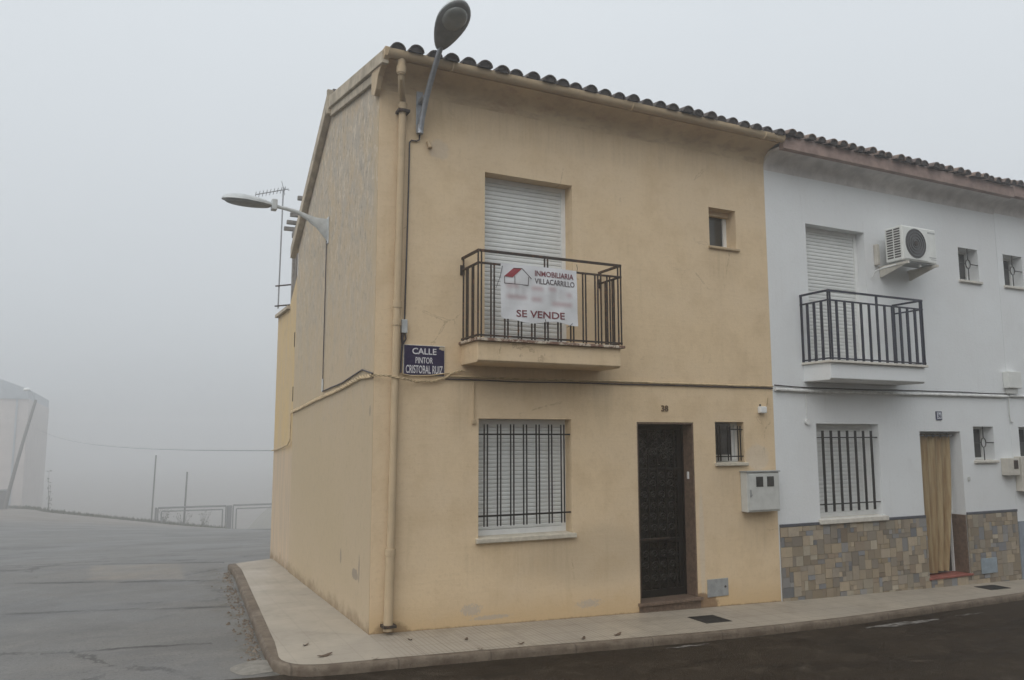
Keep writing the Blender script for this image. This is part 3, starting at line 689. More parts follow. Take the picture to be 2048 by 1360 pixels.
# shaped end piece of the cornice at the corner
prof_ = [(-.345, 5.385), (-.335, 5.30), (-.27, 5.25), (-.20, 5.235), (-.12, 5.19), (-.06, 5.08), (.0, 5.03), (.10, 5.08), (.10, 5.385)]
m = MB(); m.prism(prof_, 'x', -.058, -.005); P('cornice_end', m, MAT['trim'], H1, bevel=.006)
P('cornice', cornice_mb(0.0, 4.91, 0), MAT['cornice'], H1, smooth=True)
m = MB(); pr = []
for i in range(9):
    t = math.pi * (1 + i / 8); pr.append((-.315 + .052 * math.cos(t), 5.352 + .058 * math.sin(t)))
pr += [(-.263, 5.365), (-.367, 5.365)]
m.prism(pr, 'x', -.03, 4.93); gut = P('gutter', m, MAT['trim'], H1, smooth=True)
for x in (.62, 2.72, 4.62):
    m = MB(); m.tube([(x, -.315 + .054 * math.cos(t), 5.352 + .060 * math.sin(t)) for t in [math.pi * (1 + i / 8) for i in range(9)]], .008, 6); P('gutter_bracket', m, MAT['cornice'], gut)
# downpipe
m = MB(); m.tube([(.115, -.30, 5.31), (.115, -.30, 5.15)], .038, 12)
m.tube([(.115, -.30, 5.17), (.12, -.285, 5.12), (.185, -.12, 5.03), (.212, -.065, 5.01), (.215, -.056, 4.95)], .030, 12)
m.tube([(.215, -.056, 4.97), (.185, -.056, 2.4), (.175, -.056, 1.1), (.165, -.056, .72)], .036, 14)
m.tube([(.165, -.060, .72), (.155, -.060, .04)], .043, 14)
dp = P('downpipe', m, MAT['trim'], H1, smooth=True)
for (x, z, rr_) in ((.215, 4.95, .044), (.192, 3.0, .043), (.19, 2.83, .043), (.165, .725, .049)):
    if 1:
        m = MB(); m.tube([(x, -.056, z - .03), (x, -.056, z + .03)], rr_, 14); P('pipe_collar', m, MAT['trim'], dp, smooth=True)
m = MB(); m.tube([(.115, -.30, 5.165), (.115, -.30, 5.235)], .046, 12); P('pipe_collar', m, MAT['trim'], dp, smooth=True)
for z in (4.9, .08):
    m = MB(); m.box(.10 if z < 1 else .16, .22 if z < 1 else .275, -.11, -.0, z - .012, z + .012); P('pipe_clip', m, MAT['rustiron'], dp)

def window(house, name, x0, x1, z0, z1, ydep, shutter=True, frame_t=.05, bottom=True):
    wn = P(name, frame_mb(x0, x1, z0, z1, ydep, ydep + .05, frame_t, bottom), MAT['pvc'], house)
    return wn
# balcony door with a roller shutter
bd = window(H1, 'balcony_door', 1.12, 2.15, 2.70, 4.45, .15)
P('shutter', shutter_mb(1.165, 2.105, 2.72, 4.41, .165), MAT['shutter'], bd)
# ground-floor window with a grille of paired bars
w1 = window(H1, 'window', 1.06, 2.11, .79, 1.94, .13)
P('shutter', shutter_mb(1.105, 2.065, .85, 1.86, .142, .041), MAT['shutter'], w1)
m = MB(); m.box(1.105, 2.065, .135, .16, 1.862, 1.895); P('shutter_box', m, MAT['pvc'], w1)
m = MB(); m.box(1.105, 2.065, .136, .155, .836, .849); P('bottom_rail', m, MAT['pvc'], w1)
P('sill', sill_mb(1.03, 2.14, .792, -.04, .14, .05), MAT['stone'], w1, bevel=.004)
for k in range(7):
    for dx in (-.0175, .0175):
        P('grille_bar', bar(MB(), 1.145 + .1445 * k + dx, .016, .895, 1.885, .0055, .0055), MAT['iron'], w1)
for z in (1.785, .995):
    m = MB(); m.box(1.055, 2.115, .024, .032, z - .008, z + .008); P('grille_rail', m, MAT['iron'], w1)
# front door of dark wrought iron
fd = P('front_door', frame_mb(2.93, 3.70, .02, 1.92, .17, .22, .035, False), MAT['dooriron'], H1)
m = MB(); m.box(2.965, 3.665, .20, .215, .022, 1.885); P('pane', m, MAT['doorglass'], fd)
m = MB()
for z0, z1 in ((.022, .10), (.60, .645), (1.385, 1.415), (1.845, 1.885)): m.box(2.966, 3.664, .180, .198, z0, z1)
m.box(2.966, 3.03, .183, .199, .102, 1.843); m.box(3.60, 3.664, .183, .199, .102, 1.843); P('door_leaf', m, MAT['dooriron'], fd, bevel=.004)
m = MB(); m.box(3.05, 3.45, .150, .172, .635, .655); P('handle', m, MAT['rustiron'], fd)
def scroll(mb, cx, cz, s, flip, y):
    pts = []
    for i in range(22):
        t = i / 21 * 2.6 * math.pi; rr_ = s * (1 - .8 * i / 21); pts.append((cx + flip * rr_ * math.cos(t), y, cz + rr_ * math.sin(t)))
    mb.tube(pts, .0055, 5)
m = MB()
for k in range(5):
    x = 3.075 + k * .12
    bar(m, x, .176, .10, 1.84, .006, .006)
for col in range(4):
    cx = 3.135 + col * .12
    for cz in (.22, .36, .48, .76, .88, 1.0, 1.12, 1.24, 1.33):
        scroll(m, cx, cz, .045, 1 if (col + int(cz * 8)) % 2 else -1, .174)
for i in range(26):
    scroll(m, 3.08 + random.random() * .46, 1.46 + random.random() * .34, .03 + random.random() * .03, random.choice((-1, 1)), .172)
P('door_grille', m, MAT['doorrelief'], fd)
m = MB(); m.box(3.682, 3.703, .004, .168, .022, 1.915); m.box(2.927, 2.948, .004, .168, .022, 1.915); m.box(2.95, 3.68, .004, .168, 1.90, 1.923); P('door_reveal', m, MAT['brownstone'], fd)
m = MB(); m.box(2.90, 3.74, -.045, .20, -.012, .020); P('threshold', m, MAT['brownstone'], fd, bevel=.005)
m = MB(); m.box(2.915, 3.725, -.012, .04, -.12, -.013); P('door_step', m, MAT['brownstone'], fd)
m = MB(); m.box(3.672, 3.684, .075, .105, 1.29, 1.37); P('doorbell', m, MAT['pvc'], fd, bevel=.003)
# small barred window beside the door
ws = window(H1, 'small_window', 4.01, 4.44, 1.465, 1.93, .12, frame_t=.035)
m = MB(); m.box(4.04, 4.41, .145, .155, 1.50, 1.90); P('pane', m, MAT['pvc'], ws)
m = MB(); m.box(4.018, 4.265, .030, .040, 1.555, 1.915); P('fly_screen', m, MAT['meterwin'], ws)
P('sill', sill_mb(3.99, 4.465, 1.468, -.035, .13, .04), MAT['stone'], ws, bevel=.004)
for x in (4.075, 4.225, 4.375):
    for dx in (-.018, .018): P('grille_bar', bar(MB(), x + dx, .014, 1.485, 1.885, .0055, .0055), MAT['iron'], ws)
for z in (1.845, 1.535):
    m = MB(); m.box(4.005, 4.445, .022, .029, z - .007, z + .007); P('grille_rail', m, MAT['iron'], ws)
# small upper window, deep reveal
wu = window(H1, 'small_window', 4.02, 4.43, 3.99, 4.46, .17, frame_t=.05)
m = MB(); m.box(4.07, 4.38, .19, .20, 4.04, 4.41); P('pane', m, MAT['glass'], wu)
m = MB(); m.box(4.022, 4.428, .12, .169, 4.40, 4.458); P('lintel', m, MAT['beige'], wu)
P('sill', sill_mb(4.0, 4.46, 3.992, -.03, .17, .035), MAT['trim'], wu, bevel=.004)

# balcony ------------------------------------------------------------
def slab(house, x0, x1, yf, z0, z1, mat, edge):
    m = MB(); m.prism([(-.0, z0), (yf + .03, z0), (yf, z0 + .02), (yf, z1), (0.1, z1), (0.1, z0)], 'x', x0, x1)
    b = P('balcony', m, mat, house, bevel=.006)
    m = MB(); m.box(x0 - .03, x1 + .035, yf - .035, .0, z1 + .001, z1 + .028); P('floor_edge', m, edge, b, bevel=.004)
    return b
b1 = slab(H1, .87, 2.47, -.40, 2.455, 2.655, MAT['beige'], MAT['edgetile'])
Y0, XA, XB, ZT, ZM, ZB = -.405, .875, 2.475, 3.52, 3.40, 2.69
def rails(b, mat, yf, xa, xb, zt, zm, zb, t=.010):
    for z, h_ in ((zt, .012), (zm, .009), (zb + .02, .008)):
        m = MB(); m.box(xa - .012, xb + .012, yf - t, yf + t, z - h_, z + h_); P('rail', m, mat, b)
        for x in (xa, xb):
            m = MB(); m.box(x - t, x + t, yf + t + .001, .0, z - h_, z + h_); P('rail', m, mat, b)
rails(b1, MAT['rustiron'], Y0, XA, XB, ZT, ZM, ZB)
pit = (XB - XA) / 11
for k in range(12):
    x = XA + pit * k; top = ZT if k in (0, 11) else ZM
    for dx in (-.017, .017):
        if k in (0,): dx += .012
        if k in (11,): dx -= .012
        tt = ZT if abs(k - 5) < .5 else top
        P('baluster', bar(MB(), x + dx, Y0, ZB, tt, .0062, .0062), MAT['rustiron'], b1)
for x in (XA, XB):
    for (y, top) in ((-.27, ZM), (-.135, ZM), (-.02, ZT)):
        for dy in (-.016, .016):
            if y > -.05 and dy > 0: continue
            P('baluster', bar(MB(), x, y + dy, ZB, top, .0062, .0062), MAT['rustiron'], b1)
    m = MB(); m.box(x - .022, x + .022, -.012, .0, ZM - .05, ZM + .05); P('wall_fixing', m, MAT['rustiron'], b1)

# ------------------------------------------------------------------ the white house next door
H2 = thing('terraced_house', 'white house with navy balcony, stone-tiled base and beige door curtain', 'house', (4.912, 0, -.15), 'houses of the terrace')
HW = [(5.58, 6.64, 2.60, 4.45), (5.60, 6.70, .765, 1.92), (7.49, 8.33, -.075, 1.83), (8.61, 9.06, 1.43, 1.90), (8.56, 9.0, 3.985, 4.46)]
P('wall', wall_sheet(MB(), 4.912, 9.45, -.6, 5.33, HW, .002), MAT['white'], H2)
rf2 = P('roof', roof_deck(4.912, 9.45, .02), MAT['pinkcornice'], H2); tiles('roof_tiles', rf2, 4.912, 9.45, MAT['tile2'], .02, pitch=.172, seed=9)
P('cornice', cornice_mb(4.914, 9.45, 0, 5.24, 5.08, .25), MAT['pinkcornice'], H2, smooth=True)
m = MB(); m.box(4.935, 9.45, -.325, -.245, 5.225, 5.385); P('fascia', m, MAT['redfascia'], H2, bevel=.006)
def wainscot(house, x0, x1, zt, gaps, seed):
    rg = random.Random(seed); U = .0575; pal = [(.29, .235, .165), (.265, .215, .155), (.31, .255, .185), (.235, .185, .135), (.23, .20, .16), (.205, .20, .195), (.175, .18, .19), (.275, .23, .175), (.30, .24, .16), (.22, .19, .155), (.33, .29, .225), (.27, .22, .16)]
    nx = int((x1 - x0) / U + .01); nz2 = 19; occ = {}
    m = MB(); bk = MB()
    def blocked(xa, xb, za, zb): return any(xa < g_[1] - .001 and xb > g_[0] + .001 and za < g_[3] - .001 and zb > g_[2] + .001 for g_ in gaps)
    for i in range(nx):
        for j in range(nz2):
            if (i, j) in occ: continue
            for (a_, b_) in rg.sample([(2, 2), (3, 2), (2, 1), (1, 2), (2, 2), (2, 3), (1, 1)], 7) + [(1, 1)]:
                cells = [(i + q, j + w_) for q in range(a_) for w_ in range(b_)]
                if all(c_ not in occ and c_[0] < nx and c_[1] < nz2 for c_ in cells): break
            for c_ in cells: occ[c_] = 1
            xa, xb = x0 + i * U, x0 + (i + a_) * U; z1_ = zt - j * U; z0_ = zt - (j + b_) * U
            for g_ in gaps:
                if xa < g_[1] and xb > g_[0] and z0_ < g_[3] and z1_ > g_[2]:
                    if xa < g_[0] < xb: xb = g_[0]
                    elif xa < g_[1] < xb: xa = g_[1]
                    elif z0_ < g_[2] < z1_: z1_ = g_[2]
            if blocked(xa, xb, z0_, z1_) or xb - xa < .008 or z1_ - z0_ < .008: continue
            if z1_ < zp(xa) - .05: continue
            m.ccol = (*[q_ * c_ for q_ in [rg.uniform(.80, 1.42)] for c_ in rg.choice(pal)], 1); q = rg.uniform(.0, .008)
            e_ = rg.uniform(.0012, .003); m.box(xa + e_, xb - e_, -.016 - q, -.002, z0_ + e_, z1_ - e_)
    wn = P('tile_plinth', m, MAT['stonetile'], house, vcol=True)
    holes = [g_ for g_ in gaps]
    P('grout', wall_sheet(MB(), x0 + .001, x1 - .001, zt - nz2 * U + .0, zt, [(max(g_[0], x0 + .002), min(g_[1], x1 - .002), max(g_[2], zt - nz2 * U), min(g_[3], zt)) for g_ in holes if g_[2] < zt - .001], -.010, .0085), MAT['grout'], wn)
    return wn
wc = wainscot(H2, 4.925, 9.44, .700, [(5.585, 6.72, .7001, 2), (7.49, 8.33, -.075, 2)], 5)
for (xa, xb) in ((4.925, 5.56), (6.745, 7.488), (8.332, 9.44)):
    m = MB(); m.box(xa, xb, -.020, -.001, .702, .735); P('border_tile', m, MAT['bandgrey'], wc, bevel=.003)
bd2 = window(H2, 'balcony_door', 5.58, 6.64, 2.68, 4.45, .13); P('shutter', shutter_mb(5.62, 6.60, 2.70, 4.41, .145), MAT['shutter'], bd2)
w2 = window(H2, 'window', 5.60, 6.70, .765, 1.92, .12); P('shutter', shutter_mb(5.645, 6.52, .81, 1.87, .135, .05, .005), MAT['shutter'], w2)
m = MB(); m.box(6.52, 6.655, .128, .15, .81, 1.87); P('mullion', m, MAT['pvc'], w2)
P('sill', sill_mb(5.565, 6.74, .765, -.055, .13, .06), MAT['whitestone'], w2, bevel=.004)
for k in range(7): P('grille_bar', bar(MB(), 5.72 + .143 * k, .018, .845, 1.835, .019, .004), MAT['iron'], w2)
for z in (1.75, .935):
    m = MB(); m.box(5.595, 6.705, .026, .034, z - .007, z + .007); P('grille_rail', m, MAT['iron'], w2)
d2 = P('doorway', frame_mb(7.49, 8.33, -.07, 1.83, .19, .23, .05, False), MAT['pvc'], H2)
m = MB(); m.box(7.54, 8.28, .225, .235, -.07, 1.78); P('dark_backing', m, MAT['darkhole'], d2)  # near-black sheet closes the opening behind the curtain
m = MB(); m.box(7.47, 8.36, -.035, .22, -.098, -.072); P('threshold', m, MAT['redstep'], d2, bevel=.004)
m = MB(); m.box(8.296, 8.326, .0, .19, -.07, .70); P('door_reveal', m, MAT['brownstone'], d2)
for (nm, x0, x1, z0, z1) in (('small_window', 8.61, 9.06, 1.43, 1.90), ('small_window', 8.56, 9.0, 3.985, 4.46)):
    v_ = window(H2, nm, x0, x1, z0, z1, .16, frame_t=.035); m = MB(); m.box(x0 + .03, x1 - .03, .185, .195, z0 + .03, z1 - .03); P('pane', m, MAT['glass'], v_)
    P('sill', sill_mb(x0 - .03, x1 + .03, z0 + .002, -.035, .16, .04), MAT['whitestone'], v_, bevel=.004)
    ring_grille(v_, x0, x1, z0, z1, .012, MAT['iron'])
b2 = slab(H2, 5.43, 7.10, -.42, 2.43, 2.635, MAT['white'], MAT['whitestone'])
YA, XA2, XB2, ZT2, ZM2, ZB2 = -.43, 5.425, 7.105, 3.50, 3.385, 2.667
rails(b2, MAT['navy'], YA, XA2, XB2, ZT2, ZM2, ZB2)
pit = (XB2 - XA2) / 12
for k in range(13):
    x = XA2 + pit * k
    if k in (0, 12):
        for dx in (0, .036): P('baluster', bar(MB(), x + (dx if k == 0 else -dx), YA, ZB2, ZT2, .008, .008), MAT['navy'], b2)
    else: P('baluster', bar(MB(), x, YA, ZB2, ZT2 if k == 6 else ZM2, .019, .005), MAT['navy'], b2)
for x in (XA2, XB2):
    for (y, top) in ((-.325, ZM2), (-.215, ZM2), (-.11, ZM2), (-.012, ZT2)): P('baluster', bar(MB(), x, y, ZB2, top, .005, .019), MAT['navy'], b2)

# ------------------------------------------------------------------ third house of the terrace (only its edge is in the picture)
H3 = thing('terraced_house', 'white house at the right edge with a blue-grey painted base', 'house', (9.452, 0, -.25), 'houses of the terrace')
P('wall', wall_sheet(MB(), 9.452, 14, -.7, 5.36, [(9.59, 10.05, 3.985, 4.46), (9.64, 10.1, 1.42, 1.90), (10.4, 11.2, -.2, 1.83), (12.1, 13.1, 2.6, 4.45), (12.1, 13.1, .8, 1.9)], .0), MAT['white'], H3)
rf3 = P('roof', roof_deck(9.452, 14, .045), MAT['pinkcornice'], H3); tiles('roof_tiles', rf3, 9.452, 14, MAT['tile2'], .045, pitch=.172, seed=12)
P('cornice', cornice_mb(9.452, 14, .02, 5.24, 5.08, .25), MAT['pinkcornice'], H3, smooth=True)
m = MB(); m.box(9.452, 14, -.325, -.245, 5.245, 5.405); P('fascia', m, MAT['redfascia'], H3, bevel=.006)
m = MB(); m.box(9.455, 10.39, -.012, -.001, -.5, .56); m.box(11.21, 14, -.012, -.001, -.5, .56); P('painted_plinth', m, MAT['greyplinth'], H3)
for (x0, x1, z0, z1) in ((9.59, 10.05, 3.985, 4.46), (9.64, 10.1, 1.42, 1.90)):
    v_ = window(H3, 'small_window', x0, x1, z0, z1, .16, frame_t=.035); m = MB(); m.box(x0 + .03, x1 - .03, .185, .195, z0 + .03, z1 - .03); P('pane', m, MAT['glass'], v_)
    P('sill', sill_mb(x0 - .03, x1 + .03, z0 + .002, -.035, .16, .04), MAT['whitestone'], v_, bevel=.004); ring_grille(v_, x0, x1, z0, z1, .012, MAT['iron'])
for (x0, x1, z0, z1) in ((12.1, 13.1, 2.6, 4.45), (12.1, 13.1, .8, 1.9)):
    v_ = window(H3, 'window', x0, x1, z0, z1, .13); P('shutter', shutter_mb(x0 + .04, x1 - .04, z0 + .04, z1 - .04, .145), MAT['shutter'], v_)
v_ = P('front_door', frame_mb(10.4, 11.2, -.2, 1.83, .17, .22, .04, False), MAT['dooriron'], H3); m = MB(); m.box(10.44, 11.16, .195, .205, -.2, 1.79); P('door_leaf', m, MAT['dooriron'], v_)

# ------------------------------------------------------------------ unseen row added across the street, behind the viewpoint: it keeps the low sky off the street
H4 = thing('terraced_house', 'unseen tan two storey house across the street, opposite the beige corner house', 'house', (6, -10.2, -.3))
P('wall', wall_sheet(MB(), .6, 19, -.9, 6.6, [(2.0, 3.0, .8, 1.95), (4.2, 5.0, -.2, 1.9), (2.0, 3.0, 3.3, 4.45), (4.1, 5.1, 3.3, 4.45), (8, 9, .8, 1.95), (10, 10.8, -.3, 1.85), (8, 9, 3.3, 4.45), (12.4, 13.4, .8, 1.95), (12.4, 13.4, 3.3, 4.45), (15, 16, .8, 1.95)], -10.42, .22), MAT['dullwall'], H4)  # wall height and dull tone chosen to deepen shade on the lower fronts
m = MB(); m.box(.6, .82, -16, -10.425, -.9, 6.6); m.box(18.78, 19, -16, -10.425, -.9, 6.6); m.box(.83, 18.77, -16, -15.8, -.9, 6.6); P('rear_walls', m, MAT['dullwall'], H4)
m = MB(); m.prism([(-9.9, 6.6), (-13.2, 7.7), (-16.3, 6.6)], 'x', .4, 19.2); P('roof', m, MAT['tile2'], H4)
for (x0, x1, z0, z1) in ((2.0, 3.0, .8, 1.95), (2.0, 3.0, 3.3, 4.45), (4.1, 5.1, 3.3, 4.45), (8, 9, .8, 1.95), (8, 9, 3.3, 4.45), (12.4, 13.4, .8, 1.95), (12.4, 13.4, 3.3, 4.45), (15, 16, .8, 1.95)):
    v_ = P('window', frame_mb(x0, x1, z0, z1, -10.38, -10.33, .05), MAT['pvc'], H4); m = MB(); m.box(x0 + .05, x1 - .05, -10.37, -10.35, z0 + .05, z1 - .05); P('shutter', m, MAT['shutter'], v_)
for (x0, x1, z0, z1) in ((4.2, 5.0, -.2, 1.9), (10, 10.8, -.3, 1.85)):
    v_ = P('front_door', frame_mb(x0, x1, z0, z1, -10.38, -10.33, .05, False), MAT['brownstone'], H4); m = MB(); m.box(x0 + .05, x1 - .05, -10.37, -10.35, z0, z1 - .05); P('door_leaf', m, MAT['brownstone'], v_)

# ------------------------------------------------------------------ curtain in the white house's doorway
ct = thing('door_curtain', 'beige pleated curtain hanging on eyelets in the white house doorway', 'curtain', (7.9, .1, -.08))
def curtain(x0t, x1t, x0b, x1b, z0, z1, folds, ph, mat, y=.115, amp=.038):
    m = MB(); NX, NZ = folds * 10, 16
    for back in (0, .004):
        for j in range(NZ + 1):
            v = j / NZ; z = z1 - (z1 - z0) * v
            for i in range(NX + 1):
                u_ = i / NX; xt = x0t + (x1t - x0t) * u_; xb = x0b + (x1b - x0b) * u_; e = v ** 1.7
                x = xt + (xb - xt) * e; am = amp * (.55 + .6 * v + .3 * math.sin(5 * u_ + 2))
                yy = y + back + am * math.sin(2 * math.pi * folds * u_ + ph + .8 * v * math.sin(3 * u_)) + .008 * math.sin(17 * u_ + 4 * v)
                zz = z + (.012 * math.sin(9 * u_ + 1) if j == NZ else 0); m.v.append((x, yy, zz))
    W = NX + 1; B = W * (NZ + 1)
    for o in (0, B):
        for j in range(NZ):
            for i in range(NX): m.face((o + j * W + i, o + j * W + i + 1, o + (j + 1) * W + i + 1, o + (j + 1) * W + i))
    return m
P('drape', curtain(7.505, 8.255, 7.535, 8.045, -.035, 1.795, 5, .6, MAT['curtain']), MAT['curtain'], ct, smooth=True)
m = MB(); m.tube([(7.492, .115, 1.775), (8.328, .115, 1.775)], .010, 8); P('curtain_rod', m, MAT['galv'], ct)
for k in range(5):
    m = MB(); m.ring((7.58 + k * .145, .082, 1.775), .020, .022, .007, 14, 6); P('eyelet', m, MAT['acgrille'], ct, smooth=True)

# ------------------------------------------------------------------ street lamps
def egg(mb, c, axis_, side, up, L, W, H, lo=0.0, n=20, k=16, pointed=.55):
    """egg-shaped shell along axis_, flat lower rim; returns nothing"""
    c, axis_, side, up = Vector(c), Vector(axis_).normalized(), Vector(side).normalized(), Vector(up).normalized()
    o = len(mb.v)
    for i in range(k + 1):
        t = (1 - math.cos(math.pi * i / k)) / 2; ww = max(.015, 1.04 * (max(0, t * (1 - t)) * 4) ** .5 * (pointed + (1 - pointed) * sm(-.1, .85, t)))
        for j in range(n):
            q = 2 * math.pi * j / n; sx_, sz_ = math.cos(q), math.sin(q); hgt = H if sz_ > 0 else lo
            hh = ww ** .8
            p = c + axis_ * (t * L) + side * (sx_ * W / 2 * ww) + up * (sz_ * hgt * hh); mb.v.append(tuple(p))
    for i in range(k):
        for j in range(n): mb.face((o + i * n + j, o + i * n + (j + 1) % n, o + (i + 1) * n + (j + 1) % n, o + (i + 1) * n + j))
    mb.face(tuple(o + j for j in range(n))); mb.face(tuple(o + k * n + j for j in range(n)))
l1 = thing('street_lamp', 'grey lamp on a flared arm reaching out from the gable end', 'street lamp', (0, 2.0, 4.07), 'street lamps on the beige house')
m = MB(); top = [(-.004, 4.325), (-.15, 4.325), (-.27, 4.355), (-.37, 4.385), (-.50, 4.405), (-.68, 4.425)]; bot = [(-.68, 4.385), (-.50, 4.362), (-.37, 4.335), (-.27, 4.285), (-.15, 4.20), (-.06, 4.11), (-.004, 4.04)]
th = [.024, .026, .024, .022, .020, .018]
k = len(top); bi = [(-.004, 4.04), (-.15, 4.20), (-.27, 4.285), (-.37, 4.335), (-.50, 4.362), (-.68, 4.385)]
for (p, q, t) in zip(top, bi, th):
    zc = (p[1] + q[1]) / 2; hz = (p[1] - q[1]) / 2
    for a_ in range(10):
        an = 2 * math.pi * a_ / 10; m.v.append((p[0] if abs(p[0] - q[0]) < .2 else p[0], 2.0 + t * math.cos(an) * .8, zc + hz * math.sin(an)))
for i in range(k - 1):
    for j in range(10): m.face((i * 10 + j, i * 10 + (j + 1) % 10, (i + 1) * 10 + (j + 1) % 10, (i + 1) * 10 + j))
m.face(range(10)); m.face(range((k - 1) * 10, k * 10))
P('arm', m, MAT['lamphead'], l1, smooth=True)
m = MB(); m.box(-.016, -.004, 1.95, 2.05, 4.02, 4.34); P('wall_plate', m, MAT['lamphead'], l1, bevel=.004)
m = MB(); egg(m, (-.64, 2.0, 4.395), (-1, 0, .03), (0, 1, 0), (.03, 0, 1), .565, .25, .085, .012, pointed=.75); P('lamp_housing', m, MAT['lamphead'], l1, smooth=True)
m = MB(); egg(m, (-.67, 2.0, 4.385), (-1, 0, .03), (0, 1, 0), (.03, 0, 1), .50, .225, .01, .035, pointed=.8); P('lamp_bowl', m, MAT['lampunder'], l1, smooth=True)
m = MB(); m.box(-.665, -.60, 1.955, 2.045, 4.345, 4.475); P('lamp_neck', m, MAT['lamphead'], l1, bevel=.012)

l2 = thing('street_lamp', 'lamp with a dark underside on a long steel arm above the front eave', 'street lamp', (.42, 0, 4.72), 'street lamps on the beige house')
m = MB(); m.box(.370, .438, -.012, -.001, 4.74, 5.16); P('wall_plate', m, MAT['galv'], l2, bevel=.003)
m = MB(); m.tube([(.402, -.040, 4.72), (.408, -.075, 4.86), (.417, -.165, 5.04), (.430, -.30, 5.225), (.442, -.44, 5.385), (.447, -.52, 5.465)], [.029, .029, .029, .028, .026, .025], 14); P('arm', m, MAT['galv'], l2, smooth=True)
m = MB(); m.tube([(.400, -.04, 4.715), (.400, -.04, 4.80)], .035, 12); m.box(.385, .435, -.17, -.012, 5.03, 5.06); P('clamp', m, MAT['galv'], l2)
ax = Vector((.0, -.50, .20)).normalized(); upv = Vector((0, ax.z, -ax.y)); st = Vector((.446, -.43, 5.405))
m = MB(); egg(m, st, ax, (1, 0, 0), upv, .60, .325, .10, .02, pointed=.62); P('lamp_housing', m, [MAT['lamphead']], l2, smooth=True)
m = MB(); egg(m, st + ax * .012 - upv * .006, ax, (1, 0, 0), upv, .575, .312, .004, .032, pointed=.62); P('lamp_underside', m, MAT['lampdark'], l2, smooth=True)
m = MB(); egg(m, st + ax * .27 - upv * .022, ax, (1, 0, 0), upv, .27, .225, .004, .045, pointed=.95); P('lamp_bowl', m, MAT['lampglass'], l2, smooth=True)

# ------------------------------------------------------------------ street sign
sg = thing('street_sign', 'chipped blue enamel street name plate on the corner of the beige house', 'street sign', (.485, 0, 2.34))
m = MB(); m.box(.276, .694, -.012, -.003, 2.338, 2.632); P('plate_edge', m, MAT['signedge'], sg, bevel=.003)
n_s = MAT['sign']
m = MB(); m.box(.282, .688, -.016, -.0125, 2.344, 2.626); 
o = m.build('plate', MAT['sign'], None, bevel=.002); o.parent = sg; o.matrix_parent_inverse = Matrix.Translation(-Vector(sg['_o']))
for (t, x0, x1, z0, z1, bld) in (('CALLE', .362, .606, 2.542, 2.602, .014), ('PINTOR', .396, .570, 2.455, 2.515, .006), ('CRISTOBAL RUIZ', .300, .672, 2.360, 2.437, .010)):
    o = text_mb(t, x0, x1, z0, z1, -.0180, .0018, bld).build('lettering', MAT['signtext'], None); o.parent = sg; o.matrix_parent_inverse = Matrix.Translation(-Vector(sg['_o']))

# ------------------------------------------------------------------ for-sale banner tied to the balcony railing
BX, BZ, BY = 1.095, 2.862, -.432
bn = thing('banner', 'white estate agency for-sale banner tied to the beige house balcony railing', 'banner', (BX, BY, BZ))
BW, BHT = .845, .550
def bsurf(x, z):
    u_, v = (x - BX) / BW, (z - BZ) / BHT
    return (x, BY + .013 * math.sin(6 * u_ + 2 * v) * (1 - .5 * v) - .008 * (1 - v) + .004 * math.sin(15 * u_ - 7 * v), z + (.014 * (1 - u_) * v if False else 0))
m = MB(); NX, NZ = 26, 18
low = [.0, .004, .01, .02, .012, .004, 0, -.004, -.006]
for back in (0, .003):
    for j in range(NZ + 1):
        for i in range(NX + 1):
            u_ = i / NX; dz = 0
            if j == 0: dz = .015 * math.sin(11 * u_ + .5) + (.03 if i < 1 else 0)
            p = bsurf(BX + BW * u_, BZ + BHT * j / NZ + dz); m.v.append((p[0], p[1] + back, p[2]))
W_ = NX + 1; B_ = W_ * (NZ + 1)
for o_ in (0, B_):
    for j in range(NZ):
        for i in range(NX): m.face((o_ + j * W_ + i, o_ + j * W_ + i + 1, o_ + (j + 1) * W_ + i + 1, o_ + (j + 1) * W_ + i))
P('banner_sheet', m, MAT['banner'], bn, smooth=True)
fn = lambda x, z: (bsurf(x, z)[0], bsurf(x, z)[1] - .0035, bsurf(x, z)[2])
def btext(t, u0, u1, v0, v1, mat, bold):
    P('lettering', text_mb(t, BX + BW * u0, BX + BW * u1, BZ + BHT * v0, BZ + BHT * v1, 0, .002, bold, fn), mat, bn)
btext('INMOBILIARIA', .43, .955, .825, .925, MAT['inkmaroon'], .012)
btext('VILLACARRILLO', .43, .965, .685, .785, MAT['inkdark'], .006)
btext('SE VENDE', .20, .81, .075, .20, MAT['inkmaroon'], .012)
lx = lambda u_: BX + BW * u_; lz = lambda v: BZ + BHT * v
def poly_on_banner(pts, mat, name):
    m = MB(); vs = [fn(lx(a_), lz(b_)) for a_, b_ in pts]; k_ = len(vs); m.add(vs + [(p[0], p[1] + .002, p[2]) for p in vs], [tuple(range(k_)), tuple(range(k_, 2 * k_))] + [(i, (i + 1) % k_, k_ + (i + 1) % k_, k_ + i) for i in range(k_)]); return P(name, m, mat, bn)
poly_on_banner([(.045, .775), (.16, .93), (.265, .935), (.15, .765)], MAT['inkred'], 'logo_roof')
m = MB()
for a_, b_ in (((.05, .775), (.05, .655)), ((.05, .655), (.345, .645)), ((.345, .645), (.345, .79)), ((.175, .79), (.175, .65)), ((.265, .935), (.385, .765)), ((.16, .93), (.265, .935))):
    m.tube([fn(lx(a_[0]), lz(a_[1])), fn(lx(b_[0]), lz(b_[1]))], .0032, 6)
P('logo_outline', m, MAT['inkdark'], bn)
m = MB()
